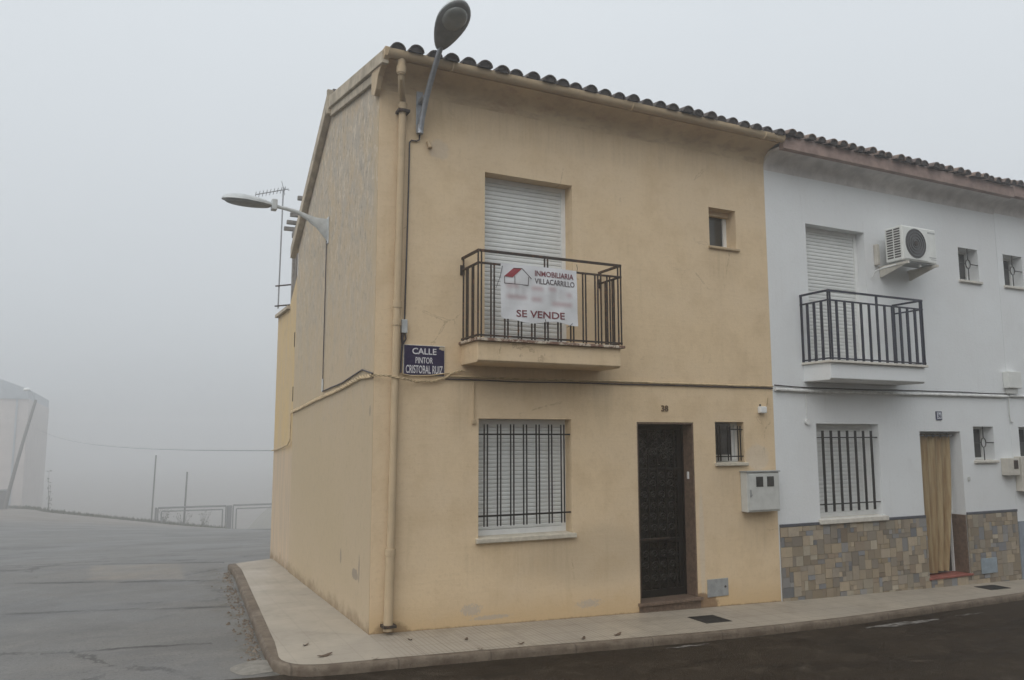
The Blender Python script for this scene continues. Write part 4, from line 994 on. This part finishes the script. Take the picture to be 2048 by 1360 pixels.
for (a_, b_) in (((1.0, .97), (1.0, 1.12)), ((.02, .95), (-.06, .55)), ((.03, .0), (.10, -.06)), ((.56, .06), (.58, -.12)), ((.92, .02), (.84, -.06))):
    p, q = fn(lx(a_[0]), lz(a_[1])), fn(lx(b_[0]), lz(b_[1])); m.tube([p, ((p[0] + q[0]) / 2 + .01, p[1], (p[2] + q[2]) / 2), q], .0028, 5)
P('tie_cord', m, MAT['cable'], bn)

# ------------------------------------------------------------------ air-conditioning unit
ac = thing('air_conditioner', 'white outdoor air conditioner on wall brackets, round dark fan grille', 'air conditioner', (7.19, -.25, 4.02))
X0, X1, YF, YBk, Z0, Z1 = 6.86, 7.52, -.40, -.135, 4.025, 4.49
m = MB(); m.box(X0, X1, YF, YBk, Z0, Z1); P('casing', m, MAT['acwhite'], ac, bevel=.018)
m = MB(); m.disc((7.105, 4.262), .196, .196, YF - .012, YF + .01, 36); P('fan_grille', m, MAT['acgrille'], ac)
m = MB()
for rr_ in (.06, .10, .14, .18): m.ring((7.105, YF - .014, 4.262), rr_, rr_, .004, 28, 5)
m.disc((7.105, 4.262), .035, .035, YF - .020, YF - .011, 16); P('fan_guard', m, MAT['mortar'], ac)
m = MB(); m.box(X0 + .018, 7.335, YF - .006, YF + .002, Z0 + .02, Z1 - .02); P('front_panel', m, MAT['acwhite'], ac, bevel=.003)
m = MB(); m.box(7.36, 7.50, YF - .003, YF + .002, 4.425, 4.445); m.box(7.37, 7.50, YF - .003, YF + .002, 4.098, 4.108); m.box(7.40, 7.50, YF - .003, YF + .002, 4.074, 4.080); P('printed_label', m, MAT['aclabel'], ac)
for c_ in range(2):
    for k in range(12):
        y0 = -.365 + c_ * .108; z = Z0 + .045 + k * .0335
        m = MB(); m.box(X0 - .003, X0 + .01, y0, y0 + .088, z, z + .019); P('side_louvre', m, MAT['mortar'], ac)
m = MB(); m.box(X0 + .03, X1 - .03, YF + .02, YBk - .02, Z0 - .014, Z0 - .001); P('base_pan', m, MAT['hatch'], ac)
for x in (6.90, 7.47):
    m = MB(); m.box(x - .018, x + .018, -.44, -.0, Z0 - .048, Z0 - .016); m.prism([(-.004, Z0 - .049), (-.004, Z0 - .16), (-.03, Z0 - .16), (-.40, Z0 - .049)], 'x', x - .004, x + .004); P('bracket', m, MAT['beigebox'], ac)
m = MB(); m.box(6.80, 6.85, -.06, -.001, 4.02, 4.30); P('pipe_trunking', m, MAT['beigebox'], ac, bevel=.006)
m = MB(); m.tube([(6.84, -.30, Z0 - .05), (6.78, -.16, Z0 - .07), (6.74, -.06, Z0 - .10), (6.73, -.02, Z0 - .17)], .009, 8); P('drain_hose', m, MAT['pvc'], ac, smooth=True)
m = MB(); m.tube([(7.3, -.16, Z1 + .001), (7.3, -.16, Z1 + .05), (7.295, -.155, Z1 + .085)], [.03, .034, .018], 10); P('cap', m, MAT['mortar'], ac, smooth=True)
m = MB(); m.tube([(7.25, -.34, Z0 - .013), (7.25, -.34, Z0 - .05)], .016, 8); P('drain_plug', m, MAT['pvc'], ac)

# ------------------------------------------------------------------ boxes, hatches, numbers
mt = thing('meter_box', 'large pale grey meter cabinet with two dark windows on the beige wall', 'meter box', (4.60, 0, .90))
m = MB(); m.box(4.355, 4.845, -.11, -.001, .905, 1.355); P('cabinet', m, MAT['metergrey'], mt, bevel=.008)
m = MB(); m.box(4.375, 4.825, -.122, -.111, .925, 1.335); P('door', m, MAT['metergrey'], mt, bevel=.004)
for x in (4.48, 4.645):
    m = MB(); m.box(x, x + .105, -.1265, -.1225, 1.19, 1.305); P('meter_window', m, MAT['meterwin'], mt, bevel=.003)
m = MB(); m.box(4.385, 4.398, -.132, -.1225, 1.08, 1.16); m.disc((4.41, 1.10), .008, .008, -.128, -.1225, 10); P('lock', m, MAT['hatch'], mt)
m = MB(); m.box(4.345, 4.855, -.125, -.001, 1.356, 1.368); P('hood', m, MAT['hatch'], mt)
mt2 = thing('meter_box', 'small beige meter box under the ring-grille window, single dark window', 'meter box', (9.32, 0, 1.21), 'beige meter boxes on the white houses')
m = MB(); m.box(9.17, 9.44, -.10, -.001, 1.215, 1.455); P('cabinet', m, MAT['beigebox'], mt2, bevel=.006)
m = MB(); m.box(9.305, 9.40, -.104, -.1005, 1.305, 1.425); P('meter_window', m, MAT['rustiron'], mt2)
mt3 = thing('meter_box', 'tall beige meter box on the last house, two doors one above the other', 'meter box', (9.7, 0, .98), 'beige meter boxes on the white houses')
m = MB(); m.box(9.475, 9.90, -.11, -.001, .985, 1.475); P('cabinet', m, MAT['beigebox'], mt3, bevel=.006)
m = MB(); m.box(9.60, 9.88, -.118, -.111, 1.245, 1.46); P('door', m, MAT['beigebox'], mt3, bevel=.003)
m = MB(); m.box(9.64, 9.74, -.122, -.1185, 1.31, 1.43); P('meter_window', m, MAT['rustiron'], mt3)
m = MB(); m.box(9.60, 9.88, -.118, -.111, 1.0, 1.23); P('door', m, MAT['beigebox'], mt3, bevel=.003)
jb = thing('junction_box', 'small grey cable box beside the downpipe above the street name plate', 'junction box', (.27, 0, 2.73))
m = MB(); m.box(.243, .303, -.045, -.001, 2.735, 2.865); P('casing', m, MAT['lamphead'], jb, bevel=.006)
m = MB(); m.tube([(.262, -.022, 2.74), (.256, -.024, 2.68), (.266, -.02, 2.63)], .013, 8); m.tube([(.286, -.022, 2.74), (.292, -.03, 2.68), (.258, -.02, 2.62)], .008, 8); P('cable_tail', m, MAT['cable'], jb)
sr = thing('junction_box', 'little white box with a dark knob near the beige and white house joint', 'junction box', (4.70, 0, 2.03))
m = MB(); m.box(4.655, 4.755, -.06, -.001, 2.035, 2.115); P('casing', m, MAT['pvc'], sr, bevel=.012)
m = MB(); m.tube([(4.675, -.03, 2.115), (4.675, -.03, 2.14)], .012, 8); P('knob', m, MAT['mortar'], sr)
m = MB(); m.tube([(4.75, -.02, 2.09), (4.80, -.012, 2.13), (4.82, -.01, 2.22)], .005, 6); P('cable_tail', m, MAT['cablebeige'], sr)
jb2 = thing('junction_box', 'large white-painted cable box above the floor band of the white houses', 'junction box', (9.5, 0, 2.4))
m = MB(); m.box(9.36, 9.66, -.09, -.001, 2.455, 2.695); P('casing', m, MAT['acwhite'], jb2, bevel=.008)
m = MB(); m.box(9.40, 9.60, -.06, -.001, 2.375, 2.454); P('cable_entry', m, MAT['metergrey'], jb2)
jb3 = thing('junction_box', 'tiny beige box at the end of the cable drop over the barred window', 'junction box', (1.0, 0, 1.89))
m = MB(); m.box(.985, 1.025, -.025, -.001, 1.885, 1.93); P('casing', m, MAT['trim'], jb3, bevel=.004)
m = MB(); m.tube([(1.005, -.010, 1.93), (1.003, -.010, 2.30)], .007, 6); P('conduit', m, MAT['trim'], jb3)
jb4 = thing('junction_box', 'tiny white box beside the white house barred window', 'junction box', (5.44, 0, 1.93))
m = MB(); m.tube([(5.44, -.001, 1.94), (5.44, -.03, 1.94)], .035, 14); P('casing', m, MAT['cablewhite'], jb4, smooth=True)
m = MB(); m.tube([(5.44, -.01, 1.97), (5.435, -.01, 2.29)], .006, 6); P('conduit', m, MAT['cablewhite'], jb4)
ht = tag(MB().box(3.825, 4.12, -.010, -.001, .0, .19).build('service_hatch', MAT['hatch'], None, bevel=.003), 'grey metal service hatch low on the beige wall beside the step', 'hatch')
m = MB(); m.disc((4.075, .10), .012, .012, -.016, -.0105, 12); k_ = m.build('lock', MAT['mortar'], ht)
tag(MB().box(8.54, 8.87, -.036, -.0185, -.095, .105).build('service_hatch', MAT['bluehatch'], None, bevel=.003), 'blue-grey service hatch set in the stone tiles right of the curtain', 'hatch')
num = thing('house_number', 'bronze house number 38 above the dark iron door', 'house number', (3.305, 0, 2.04))
P('lettering', text_mb('38', 3.262, 3.352, 2.038, 2.105, -.010, .009, .012), MAT['digit'], num)
npl = thing('house_number', 'blue-bordered number tile on the white wall above the door curtain', 'house number', (7.90, 0, 1.98))
m = MB(); m.box(7.835, 7.955, -.010, -.001, 1.985, 2.10); P('plate', m, MAT['plateblue'], npl)
m = MB(); m.box(7.851, 7.939, -.0125, -.0105, 2.0, 2.085); P('plate_face', m, MAT['platewhite'], npl)
P('lettering', text_mb('36', 7.862, 7.928, 2.012, 2.073, -.0145, .0018, .02), MAT['plateblue'], npl)
tag(MB().tube([(.498, -.001, 4.66), (.498, -.02, 4.655), (.505, -.03, 4.62), (.508, -.045, 4.585)], [.016, .018, .018, .022], 10).build('wall_hook', MAT['trim'], None, smooth=True), 'short painted pipe stub beside the foot of the lamp arm', 'wall fitting')
m = MB(); m.box(8.415, 8.455, -.015, -.001, 1.16, 1.21); tag(m.build('doorbell', MAT['metergrey'], None, bevel=.003), 'small grey doorbell on white wall right of the curtain', 'doorbell')

# ------------------------------------------------------------------ cables
def wig(pts, amp, step, seed):
    rg = random.Random(seed); out = []
    for p, q in zip(pts, pts[1:]):
        p, q = Vector(p), Vector(q); k_ = max(1, int((q - p).length / step))
        for i in range(k_):
            v = p + (q - p) * i / k_; out.append(v + Vector((0 if abs(q.x - p.x) > .05 else 0, 0, rg.uniform(-amp, amp))) if out else v)
    out.append(Vector(pts[-1])); return out
def cable(pts, rad, mat, label, amp=.004, step=.12, seed=1, twist=0, name='cable'):
    m = MB(); c_ = wig(pts, amp, step, seed)
    if twist:
        ends = []
        for ph in (0, math.pi):
            t_ = []; L_ = 0
            dn = []
            for p, q in zip(c_, c_[1:]):
                for i in range(6): dn.append(p + (q - p) * i / 6)
            for i, p in enumerate(dn):
                a_ = i * .75 + ph
                t_.append(p + Vector((0, 0, twist * math.sin(a_))) + (Vector((0, -twist * math.cos(a_) * .8, 0)) if abs(pts[0][1] - pts[-1][1]) < abs(pts[0][0] - pts[-1][0]) else Vector((-twist * math.cos(a_) * .8, 0, 0))))
            m.tube(t_, rad, 6)
    else: m.tube(c_, rad, 7)
    return tag(m.build(name, mat, None, smooth=True), label, 'cable')
cable([(.70, -.012, 2.315), (1.2, -.012, 2.312), (2.5, -.012, 2.322), (3.6, -.012, 2.330), (4.90, -.012, 2.335)], .0065, MAT['cable'], 'thin black cable running along the beige front below the balcony', .003, .25, 2)
cable([(.72, -.014, 2.345), (1.4, -.014, 2.338), (2.6, -.014, 2.348), (4.9, -.014, 2.358)], .010, MAT['cablebeige'], 'beige-painted cable just above the black one on the front', .004, .2, 5)
cable([(-.015, -.028, 2.33), (.10, -.075, 2.325), (.24, -.11, 2.30), (.40, -.03, 2.285), (.58, -.025, 2.292), (.70, -.025, 2.325), (.76, -.025, 2.37), (.88, -.03, 2.41)], .0065, MAT['cablebeige'], 'twisted beige cable sagging below the street name plate', .003, .05, 3, .007)
cable([(.90, -.02, 2.40), (.74, -.02, 2.375), (.55, -.024, 2.345), (.35, -.024, 2.335), (.26, -.024, 2.35)], .006, MAT['cablebeige'], 'thin pale cable crossing the lower edge of the street name plate', .002, .08, 4)
cable([(-.016, .0, 2.345), (-.016, .35, 2.405), (-.016, 1.1, 2.33), (-.016, 2.02, 2.285)], .008, MAT['cable'], 'dark cable running from the corner along the gable end', .003, .2, 6)
cable([(-.02, .0, 2.325), (-.02, .4, 2.335), (-.02, 1.2, 2.27), (-.02, 2.2, 2.21), (-.02, 3.2, 2.14), (-.02, 3.82, 2.10)], .010, MAT['cablebeige'], 'twisted painted cable sloping along the gable above the ground floor', .004, .12, 7, .012)
cable([(-.02, 3.83, 2.11), (-.02, 3.84, 1.72), (-.02, 4.0, 1.66), (-.01, 4.7, 1.60), (-.005, 5.30, 1.565)], .009, MAT['cablebeige'], 'painted cable dropping down the rear end of the gable', .003, .15, 8)
cable([(-.018, 2.01, 4.06), (-.018, 2.01, 2.42)], .006, MAT['cable'], 'thin cable hanging straight down from the gable lamp', .0, .3, 9)
cable([(-.018, 2.01, 2.43), (-.018, 2.01, 2.28)], .012, MAT['lamphead'], 'short grey conduit at the lower end of the gable lamp cable', .0, .3, 9, 0, 'conduit')
cable([(.402, -.03, 4.71), (.402, -.02, 4.66), (.375, -.014, 4.645), (.325, -.013, 4.645), (.305, -.013, 4.62), (.302, -.013, 4.2), (.292, -.013, 3.5), (.282, -.013, 2.87)], .0075, MAT['cable'], 'dark cable from the front lamp down beside the downpipe', .0, .3, 10)
cable([(.262, -.018, 2.64), (.256, -.014, 2.55), (.252, -.014, 2.36)], .010, MAT['cable'], 'short dark cable between the downpipe and the street name plate', .0, .1, 11)
cable([(4.93, -.024, 2.325), (5.6, -.024, 2.315), (6.6, -.024, 2.320), (7.8, -.024, 2.330), (9.40, -.024, 2.335)], .020, MAT['cablewhite'], 'thick white-painted cable bundle along the white house floor line', .002, .4, 12)
cable([(4.93, -.014, 2.375), (5.5, -.014, 2.355), (6.6, -.014, 2.362), (7.5, -.014, 2.372), (9.40, -.014, 2.372)], .008, MAT['cable'], 'thin dark cable just above the white-painted bundle', .004, .2, 13)
cable([(9.44, -.024, 2.345), (10.5, -.024, 2.35), (14, -.024, 2.36)], .018, MAT['cablewhite'], 'white-painted cable bundle on the last house', .002, .4, 14)
cable([(9.44, -.014, 2.32), (9.43, -.014, 2.05), (9.45, -.014, 1.975), (9.50, -.014, 1.96)], .007, MAT['metergrey'], 'grey cable stub hanging below the white cable box', .0, .1, 15)

# ------------------------------------------------------------------ pavement covers and litter
def cover(cx, cy, wx, wy, label):
    m = MB(); z = lambda x, y: zp(x) + .003 + .010 * max(0, (y + .8) / .9) + .004
    c_ = [(cx - wx, cy - wy), (cx + wx, cy - wy), (cx + wx, cy + wy), (cx - wx, cy + wy)]
    m.add([(x, y, z(x, y)) for x, y in c_] + [(x, y, z(x, y) - .03) for x, y in c_], [(0, 1, 2, 3), (4, 7, 6, 5), (0, 4, 5, 1), (1, 5, 6, 2), (2, 6, 7, 3), (3, 7, 4, 0)])
    k_ = 9
    for i in range(k_):
        x = cx - wx + .02 + (2 * wx - .04) * i / (k_ - 1); m.add([(x - .006, cy - wy + .02, z(x, cy - wy) + .004), (x + .006, cy - wy + .02, z(x, cy - wy) + .004), (x + .006, cy + wy - .02, z(x, cy + wy) + .004), (x - .006, cy + wy - .02, z(x, cy + wy) + .004)], [(0, 1, 2, 3)])
    return tag(m.build('utility_cover', MAT['grate'], None), label, 'cover', 'covers in the pavement')
cover(3.44, -.49, .165, .15, 'dark iron cover in the pavement in front of the iron door')
cover(8.35, -.28, .20, .12, 'dark iron cover in the pavement below the curtained doorway')
LV = [(-.51, -.50, .075, 'long curled dry leaf on the pavement near the kerb corner'), (-.58, -.10, .04, 'small dry leaf on the side pavement'), (2.14, -.75, .06, 'dry leaf near the kerb in front of the iron door'), (1.76, -.77, .04, 'small leaf near the kerb below the window right edge'), (.73, -.80, .03, 'tiny leaf at the kerb below the window left edge'), (1.14, -.75, .03, 'tiny leaf at the kerb below the window middle'), (-.17, -.77, .03, 'tiny dark leaf on the kerb in front of the downpipe'), (.28, -.30, .03, 'tiny leaf close to the foot of the downpipe'), (.75, -.45, .035, 'pale-edged leaf in the middle of the grooved pavement')]
for (x, y, s_, lb) in LV:
    m = MB(); a_ = random.uniform(0, 6.28); ca, sa = math.cos(a_) if s_ < .05 else .9, math.sin(a_) if s_ < .05 else .35
    vs = []
    for i in range(6):
        t = i / 5 - .5; wd = .30 * s_ * math.cos(t * math.pi) + .004; h_ = .012 + .006 * math.cos(i * 1.3) + s_ * .10 * t * t
        for sd in (-1, 1): vs.append((x + ca * t * 2 * s_ - sa * sd * wd, y + sa * t * 2 * s_ + ca * sd * wd, zp(x) + h_ + (.004 if sd > 0 else 0)))
    m.add(vs, [(2 * i, 2 * i + 2, 2 * i + 3, 2 * i + 1) for i in range(5)]); tag(m.build('dry_leaf', MAT['leaf'], None, smooth=True), lb, 'leaf', 'dry leaves on the pavement')

# ------------------------------------------------------------------ roof terrace: pergola, aerial
pg = thing('pergola', 'weathered timber pergola on the rear terrace behind the gable', 'pergola', (.19, 4.95, 3.6))
m = MB(); m.box(.14, .215, 4.91, 4.99, 3.60, 4.86); P('post', m, MAT['wood'], pg, bevel=.005)
m = MB(); m.prism([(5.12, 4.83), (2.9, 5.27), (2.9, 5.34), (5.12, 4.90)], 'x', .15, .205); P('rafter', m, MAT['wood'], pg)
m = MB(); m.box(3.5, 3.575, 4.91, 4.99, 3.55, 4.86); P('post', m, MAT['wood'], pg)
m = MB(); m.prism([(5.12, 4.83), (2.9, 5.27), (2.9, 5.34), (5.12, 4.90)], 'x', 3.5, 3.56); P('rafter', m, MAT['wood'], pg)
for (yy, z) in ((5.06, 4.925), (4.84, 4.97), (4.58, 5.02), (4.05, 5.125)):
    m = MB(); m.box(.02, 3.8, yy - .03, yy + .03, z, z + .055); P('beam', m, MAT['wood'], pg)
m = MB(); m.box(.155, .175, 4.74, 4.80, 3.6, 4.9); P('brace', m, MAT['wood'], pg)
an = thing('tv_antenna', 'thin grey TV aerial mast with a small comb antenna behind the house', 'antenna', (.02, 5.3, 3.74))
m = MB(); m.tube([(.012, 5.3, 3.74), (.03, 5.3, 5.68)], .012, 8); P('mast', m, MAT['antenna'], an)
for z in (3.775, 4.09):
    m = MB(); m.tube([(-.03, 5.33, z + .003), (.24, 4.99, z)], .012, 6); P('bracket', m, MAT['rustiron'], an)
m = MB(); m.tube([(.11, 5.3, 5.66), (-.38, 5.3, 5.50)], .008, 6); P('boom', m, MAT['antenna'], an)
for i in range(9):
    t = .12 + i / 9; x = .11 - .49 * t; z = 5.66 - .16 * t; m = MB(); m.tube([(x - .01, 5.3 - .13, z + .01), (x + .01, 5.3 + .13, z - .01)], .0045, 5); P('element', m, MAT['antenna'], an)
m = MB(); m.tube([(.055, 5.3, 5.55), (.0, 5.3, 5.77)], .0055, 5); m.tube([(.10, 5.18, 5.60), (.06, 5.42, 5.70)], .0055, 5); P('reflector', m, MAT['antenna'], an)

# ------------------------------------------------------------------ far side of the square, in the fog
YG = 65.5
gt = thing('metal_gate', 'low grey double gate of steel frames at the end of the road', 'gate', (5.7, YG, gz(5.7, YG)))
def pole_(x, z0, z1, w_=.05): m = MB(); m.box(x - w_, x + w_, YG - w_, YG + w_, z0, z1); return m
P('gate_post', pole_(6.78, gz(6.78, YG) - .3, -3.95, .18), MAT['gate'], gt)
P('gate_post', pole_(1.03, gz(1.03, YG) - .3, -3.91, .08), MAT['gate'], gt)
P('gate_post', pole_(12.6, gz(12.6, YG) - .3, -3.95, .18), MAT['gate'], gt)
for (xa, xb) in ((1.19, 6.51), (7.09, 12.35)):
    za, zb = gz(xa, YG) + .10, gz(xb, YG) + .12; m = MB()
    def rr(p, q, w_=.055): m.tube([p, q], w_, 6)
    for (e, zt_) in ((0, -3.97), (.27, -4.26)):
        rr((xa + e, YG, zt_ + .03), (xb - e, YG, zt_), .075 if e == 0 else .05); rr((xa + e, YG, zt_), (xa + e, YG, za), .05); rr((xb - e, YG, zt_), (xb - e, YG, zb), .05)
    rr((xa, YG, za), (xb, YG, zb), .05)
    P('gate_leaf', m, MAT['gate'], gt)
def fpole(x, y, z1, rad, lab, lean=0, name='post', cat='post', grp='thin posts by the gate'):
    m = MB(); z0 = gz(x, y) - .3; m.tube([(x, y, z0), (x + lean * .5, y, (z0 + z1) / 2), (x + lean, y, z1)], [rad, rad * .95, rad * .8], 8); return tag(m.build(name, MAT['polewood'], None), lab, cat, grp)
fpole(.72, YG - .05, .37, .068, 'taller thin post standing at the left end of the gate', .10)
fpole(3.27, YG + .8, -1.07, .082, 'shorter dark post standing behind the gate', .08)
def shrub(name, x, y, h_, lab, seed, mat, spread=.5, nb=9, leaf=.05, grp=None):
    rg = random.Random(seed); t = thing(name, lab, 'shrub', (x, y, gz(x, y)), grp); m = MB(); lf = MB(); z0 = gz(x, y) - .05
    for i in range(nb):
        a_ = rg.uniform(0, 6.28); p = Vector((x, y, z0)); pts = [p.copy()]
        for k_ in range(4):
            p = p + Vector((math.cos(a_) * spread * .25, math.sin(a_) * spread * .25, h_ * .25 * rg.uniform(.5, 1.2))) + Vector((rg.uniform(-.06, .06), 0, 0)); pts.append(p.copy())
            for q in range(6):
                c_ = p + Vector((rg.gauss(0, .10), rg.gauss(0, .10), rg.gauss(0, .08))); e = leaf * rg.uniform(.6, 1.4); u1 = Vector((rg.gauss(0, 1), rg.gauss(0, 1), rg.gauss(0, 1))).normalized() * e; u2 = Vector((rg.gauss(0, 1), rg.gauss(0, 1), rg.gauss(0, 1))).normalized() * e * .5
                lf.add([c_ - u1, c_ + u2, c_ + u1, c_ - u2], [(0, 1, 2, 3)])
        m.tube(pts, [.022, .018, .013, .010, .006], 5)
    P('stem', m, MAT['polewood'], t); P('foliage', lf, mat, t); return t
shrub('bush', 4.65, YG - .7, 1.5, 'scraggly bush in front of the gate, left of its centre post', 3, MAT['grass'], .75, 6, .055, 'bushes by the gate')
shrub('bush', 3.1, YG - .5, 1.2, 'smaller sparse bush in front of the gate below the shorter post', 5, MAT['grass'], .6, 5, .05, 'bushes by the gate')
shrub('bush', 1.75, YG + .4, 1.4, 'leafy bush behind the gate at its left end', 8, MAT['grass'], .45, 6, .06, 'bushes by the gate')
shrub('sapling', -6.7, 66.3, 3.2, 'lone thin sapling on the grass verge right of the leaning pole', 11, MAT['grass'], .22, 3, .08)
# grass verge along the road edge
rg = random.Random(21); gm = MB()
for i in range(4200):
    t = rg.random(); x = -13.4 + 19.7 * t; y = 66.1 + rg.uniform(-1.4, .5) + (.3 * math.sin(x * 1.4))
    if x < -6.3: y += 21.5 * sm(-6.3, -12.1, x)
    if x > 2.3: y -= (x - 2.3) * .7
    z = gz(x, y); h_ = rg.uniform(.10, .30) * (1.3 if rg.random() < .2 else .8); a_ = rg.uniform(0, 3.14); dx, dy = math.cos(a_) * .07, math.sin(a_) * .07
    gm.add([(x - dx, y - dy, z - .03), (x + dx, y + dy, z - .03), (x + rg.uniform(-.09, .09), y, z + h_)], [(0, 1, 2)])
kind(gm.build('grass', MAT['grass'], None), 'stuff')
# mound to the right of the gate
hm = MB(); NX, NY = 40, 18; rgh = random.Random(4)
for j in range(NY + 1):
    for i in range(NX + 1):
        x = 7.2 + 44 * i / NX; y = 71 + 28 * j / NY; b_ = math.sin(math.pi * j / NY) ** .8; up_ = sm(7.4, 27, x) * 4.6 * b_ + rgh.uniform(-.12, .12) * b_
        hm.v.append((x, y, -14 + 7.0 * sm(6.5, 16, x) * min(1, b_ * 1.6) + up_))
for j in range(NY):
    for i in range(NX): q = j * (NX + 1) + i; hm.face((q, q + 1, q + NX + 2, q + NX + 1))
kind(hm.build('hill', MAT['hill'], None, smooth=True), 'structure')
# far building at the left edge
fb = thing('building', 'pale building with a blue-grey roof fading into fog at the left edge', 'building', (-20, 106, -6))
by0, by1 = 106.0, 138.0; bx1 = -12.1; bx0 = -19
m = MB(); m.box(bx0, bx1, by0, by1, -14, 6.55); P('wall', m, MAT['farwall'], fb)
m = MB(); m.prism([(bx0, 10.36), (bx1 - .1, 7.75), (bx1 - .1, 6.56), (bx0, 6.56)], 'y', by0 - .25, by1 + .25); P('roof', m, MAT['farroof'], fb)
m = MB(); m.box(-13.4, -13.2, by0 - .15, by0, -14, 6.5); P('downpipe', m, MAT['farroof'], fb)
YP = 77.3
cr = tag(MB().box(-14.65, -10.9, YP + 1.4, YP + 3.6, gz(-11.5, YP + 2) - .8, -2.97).build('container', MAT['fardark'], None, bevel=.04), 'dark container at the foot of the leaning pole', 'container')
m = MB(); m.box(-14.71, -10.84, YP + 1.34, YP + 3.66, -3.03, -2.93); m.build('lid', MAT['fardark'], cr)
up = thing('utility_pole', 'dark leaning pole with a small white lamp in the fog', 'utility pole', (-10.9, YP, -5))
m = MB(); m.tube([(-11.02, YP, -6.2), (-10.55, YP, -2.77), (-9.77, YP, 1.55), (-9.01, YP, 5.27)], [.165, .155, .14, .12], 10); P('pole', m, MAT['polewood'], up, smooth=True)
m = MB(); m.tube([(-9.07, YP, 5.06), (-9.24, YP, 5.87), (-9.63, YP, 6.19)], .055, 6); P('lamp_arm', m, MAT['galv'], up)
m = MB(); egg(m, (-9.5, YP, 6.19), (-1, 0, -.05), (0, 1, 0), (0, 0, 1), .57, .46, .19, .10, pointed=.8); P('lamp_head', m, MAT['pvc'], up, smooth=True)
def catenary(p, q, sag, k_=60):
    p, q = Vector(p), Vector(q); return [p + (q - p) * (i / k_) - Vector((0, 0, 4 * sag * (i / k_) * (1 - i / k_))) for i in range(k_ + 1)]
m = MB(); m.tube(catenary((-.005, 5.30, 1.565), (-9.43, YP - .2, 3.22), .65), .0065, 5); tag(m.build('overhead_wire', MAT['antenna'], None), 'sagging overhead wire from the gable to the leaning pole', 'wire')
m = MB(); m.tube(catenary((-9.43, YP + .2, 3.22), (-31.7, 103.7, 9.1), .3), .009, 5); tag(m.build('overhead_wire', MAT['antenna'], None), 'overhead wire going left from the leaning pole', 'wire')

# ------------------------------------------------------------------ fog
hz = MB(); hz.box(-232, 232, -47, 432, -15, 10.9)
hm_ = bpy.data.materials.new('fog'); hm_.use_nodes = True; t_ = hm_.node_tree; t_.nodes.clear()
ov = t_.nodes.new('ShaderNodeOutputMaterial'); pvn = t_.nodes.new('ShaderNodeVolumePrincipled')
pvn.inputs['Color'].default_value = (.965, .968, .97, 1); pvn.inputs['Density'].default_value = .0085; pvn.inputs['Anisotropy'].default_value = .8
t_.links.new(pvn.outputs[0], ov.inputs['Volume'])
kind(hz.build('haze', hm_, None), 'stuff')

for o in S.objects:
    if '_o' in o: del o['_o']
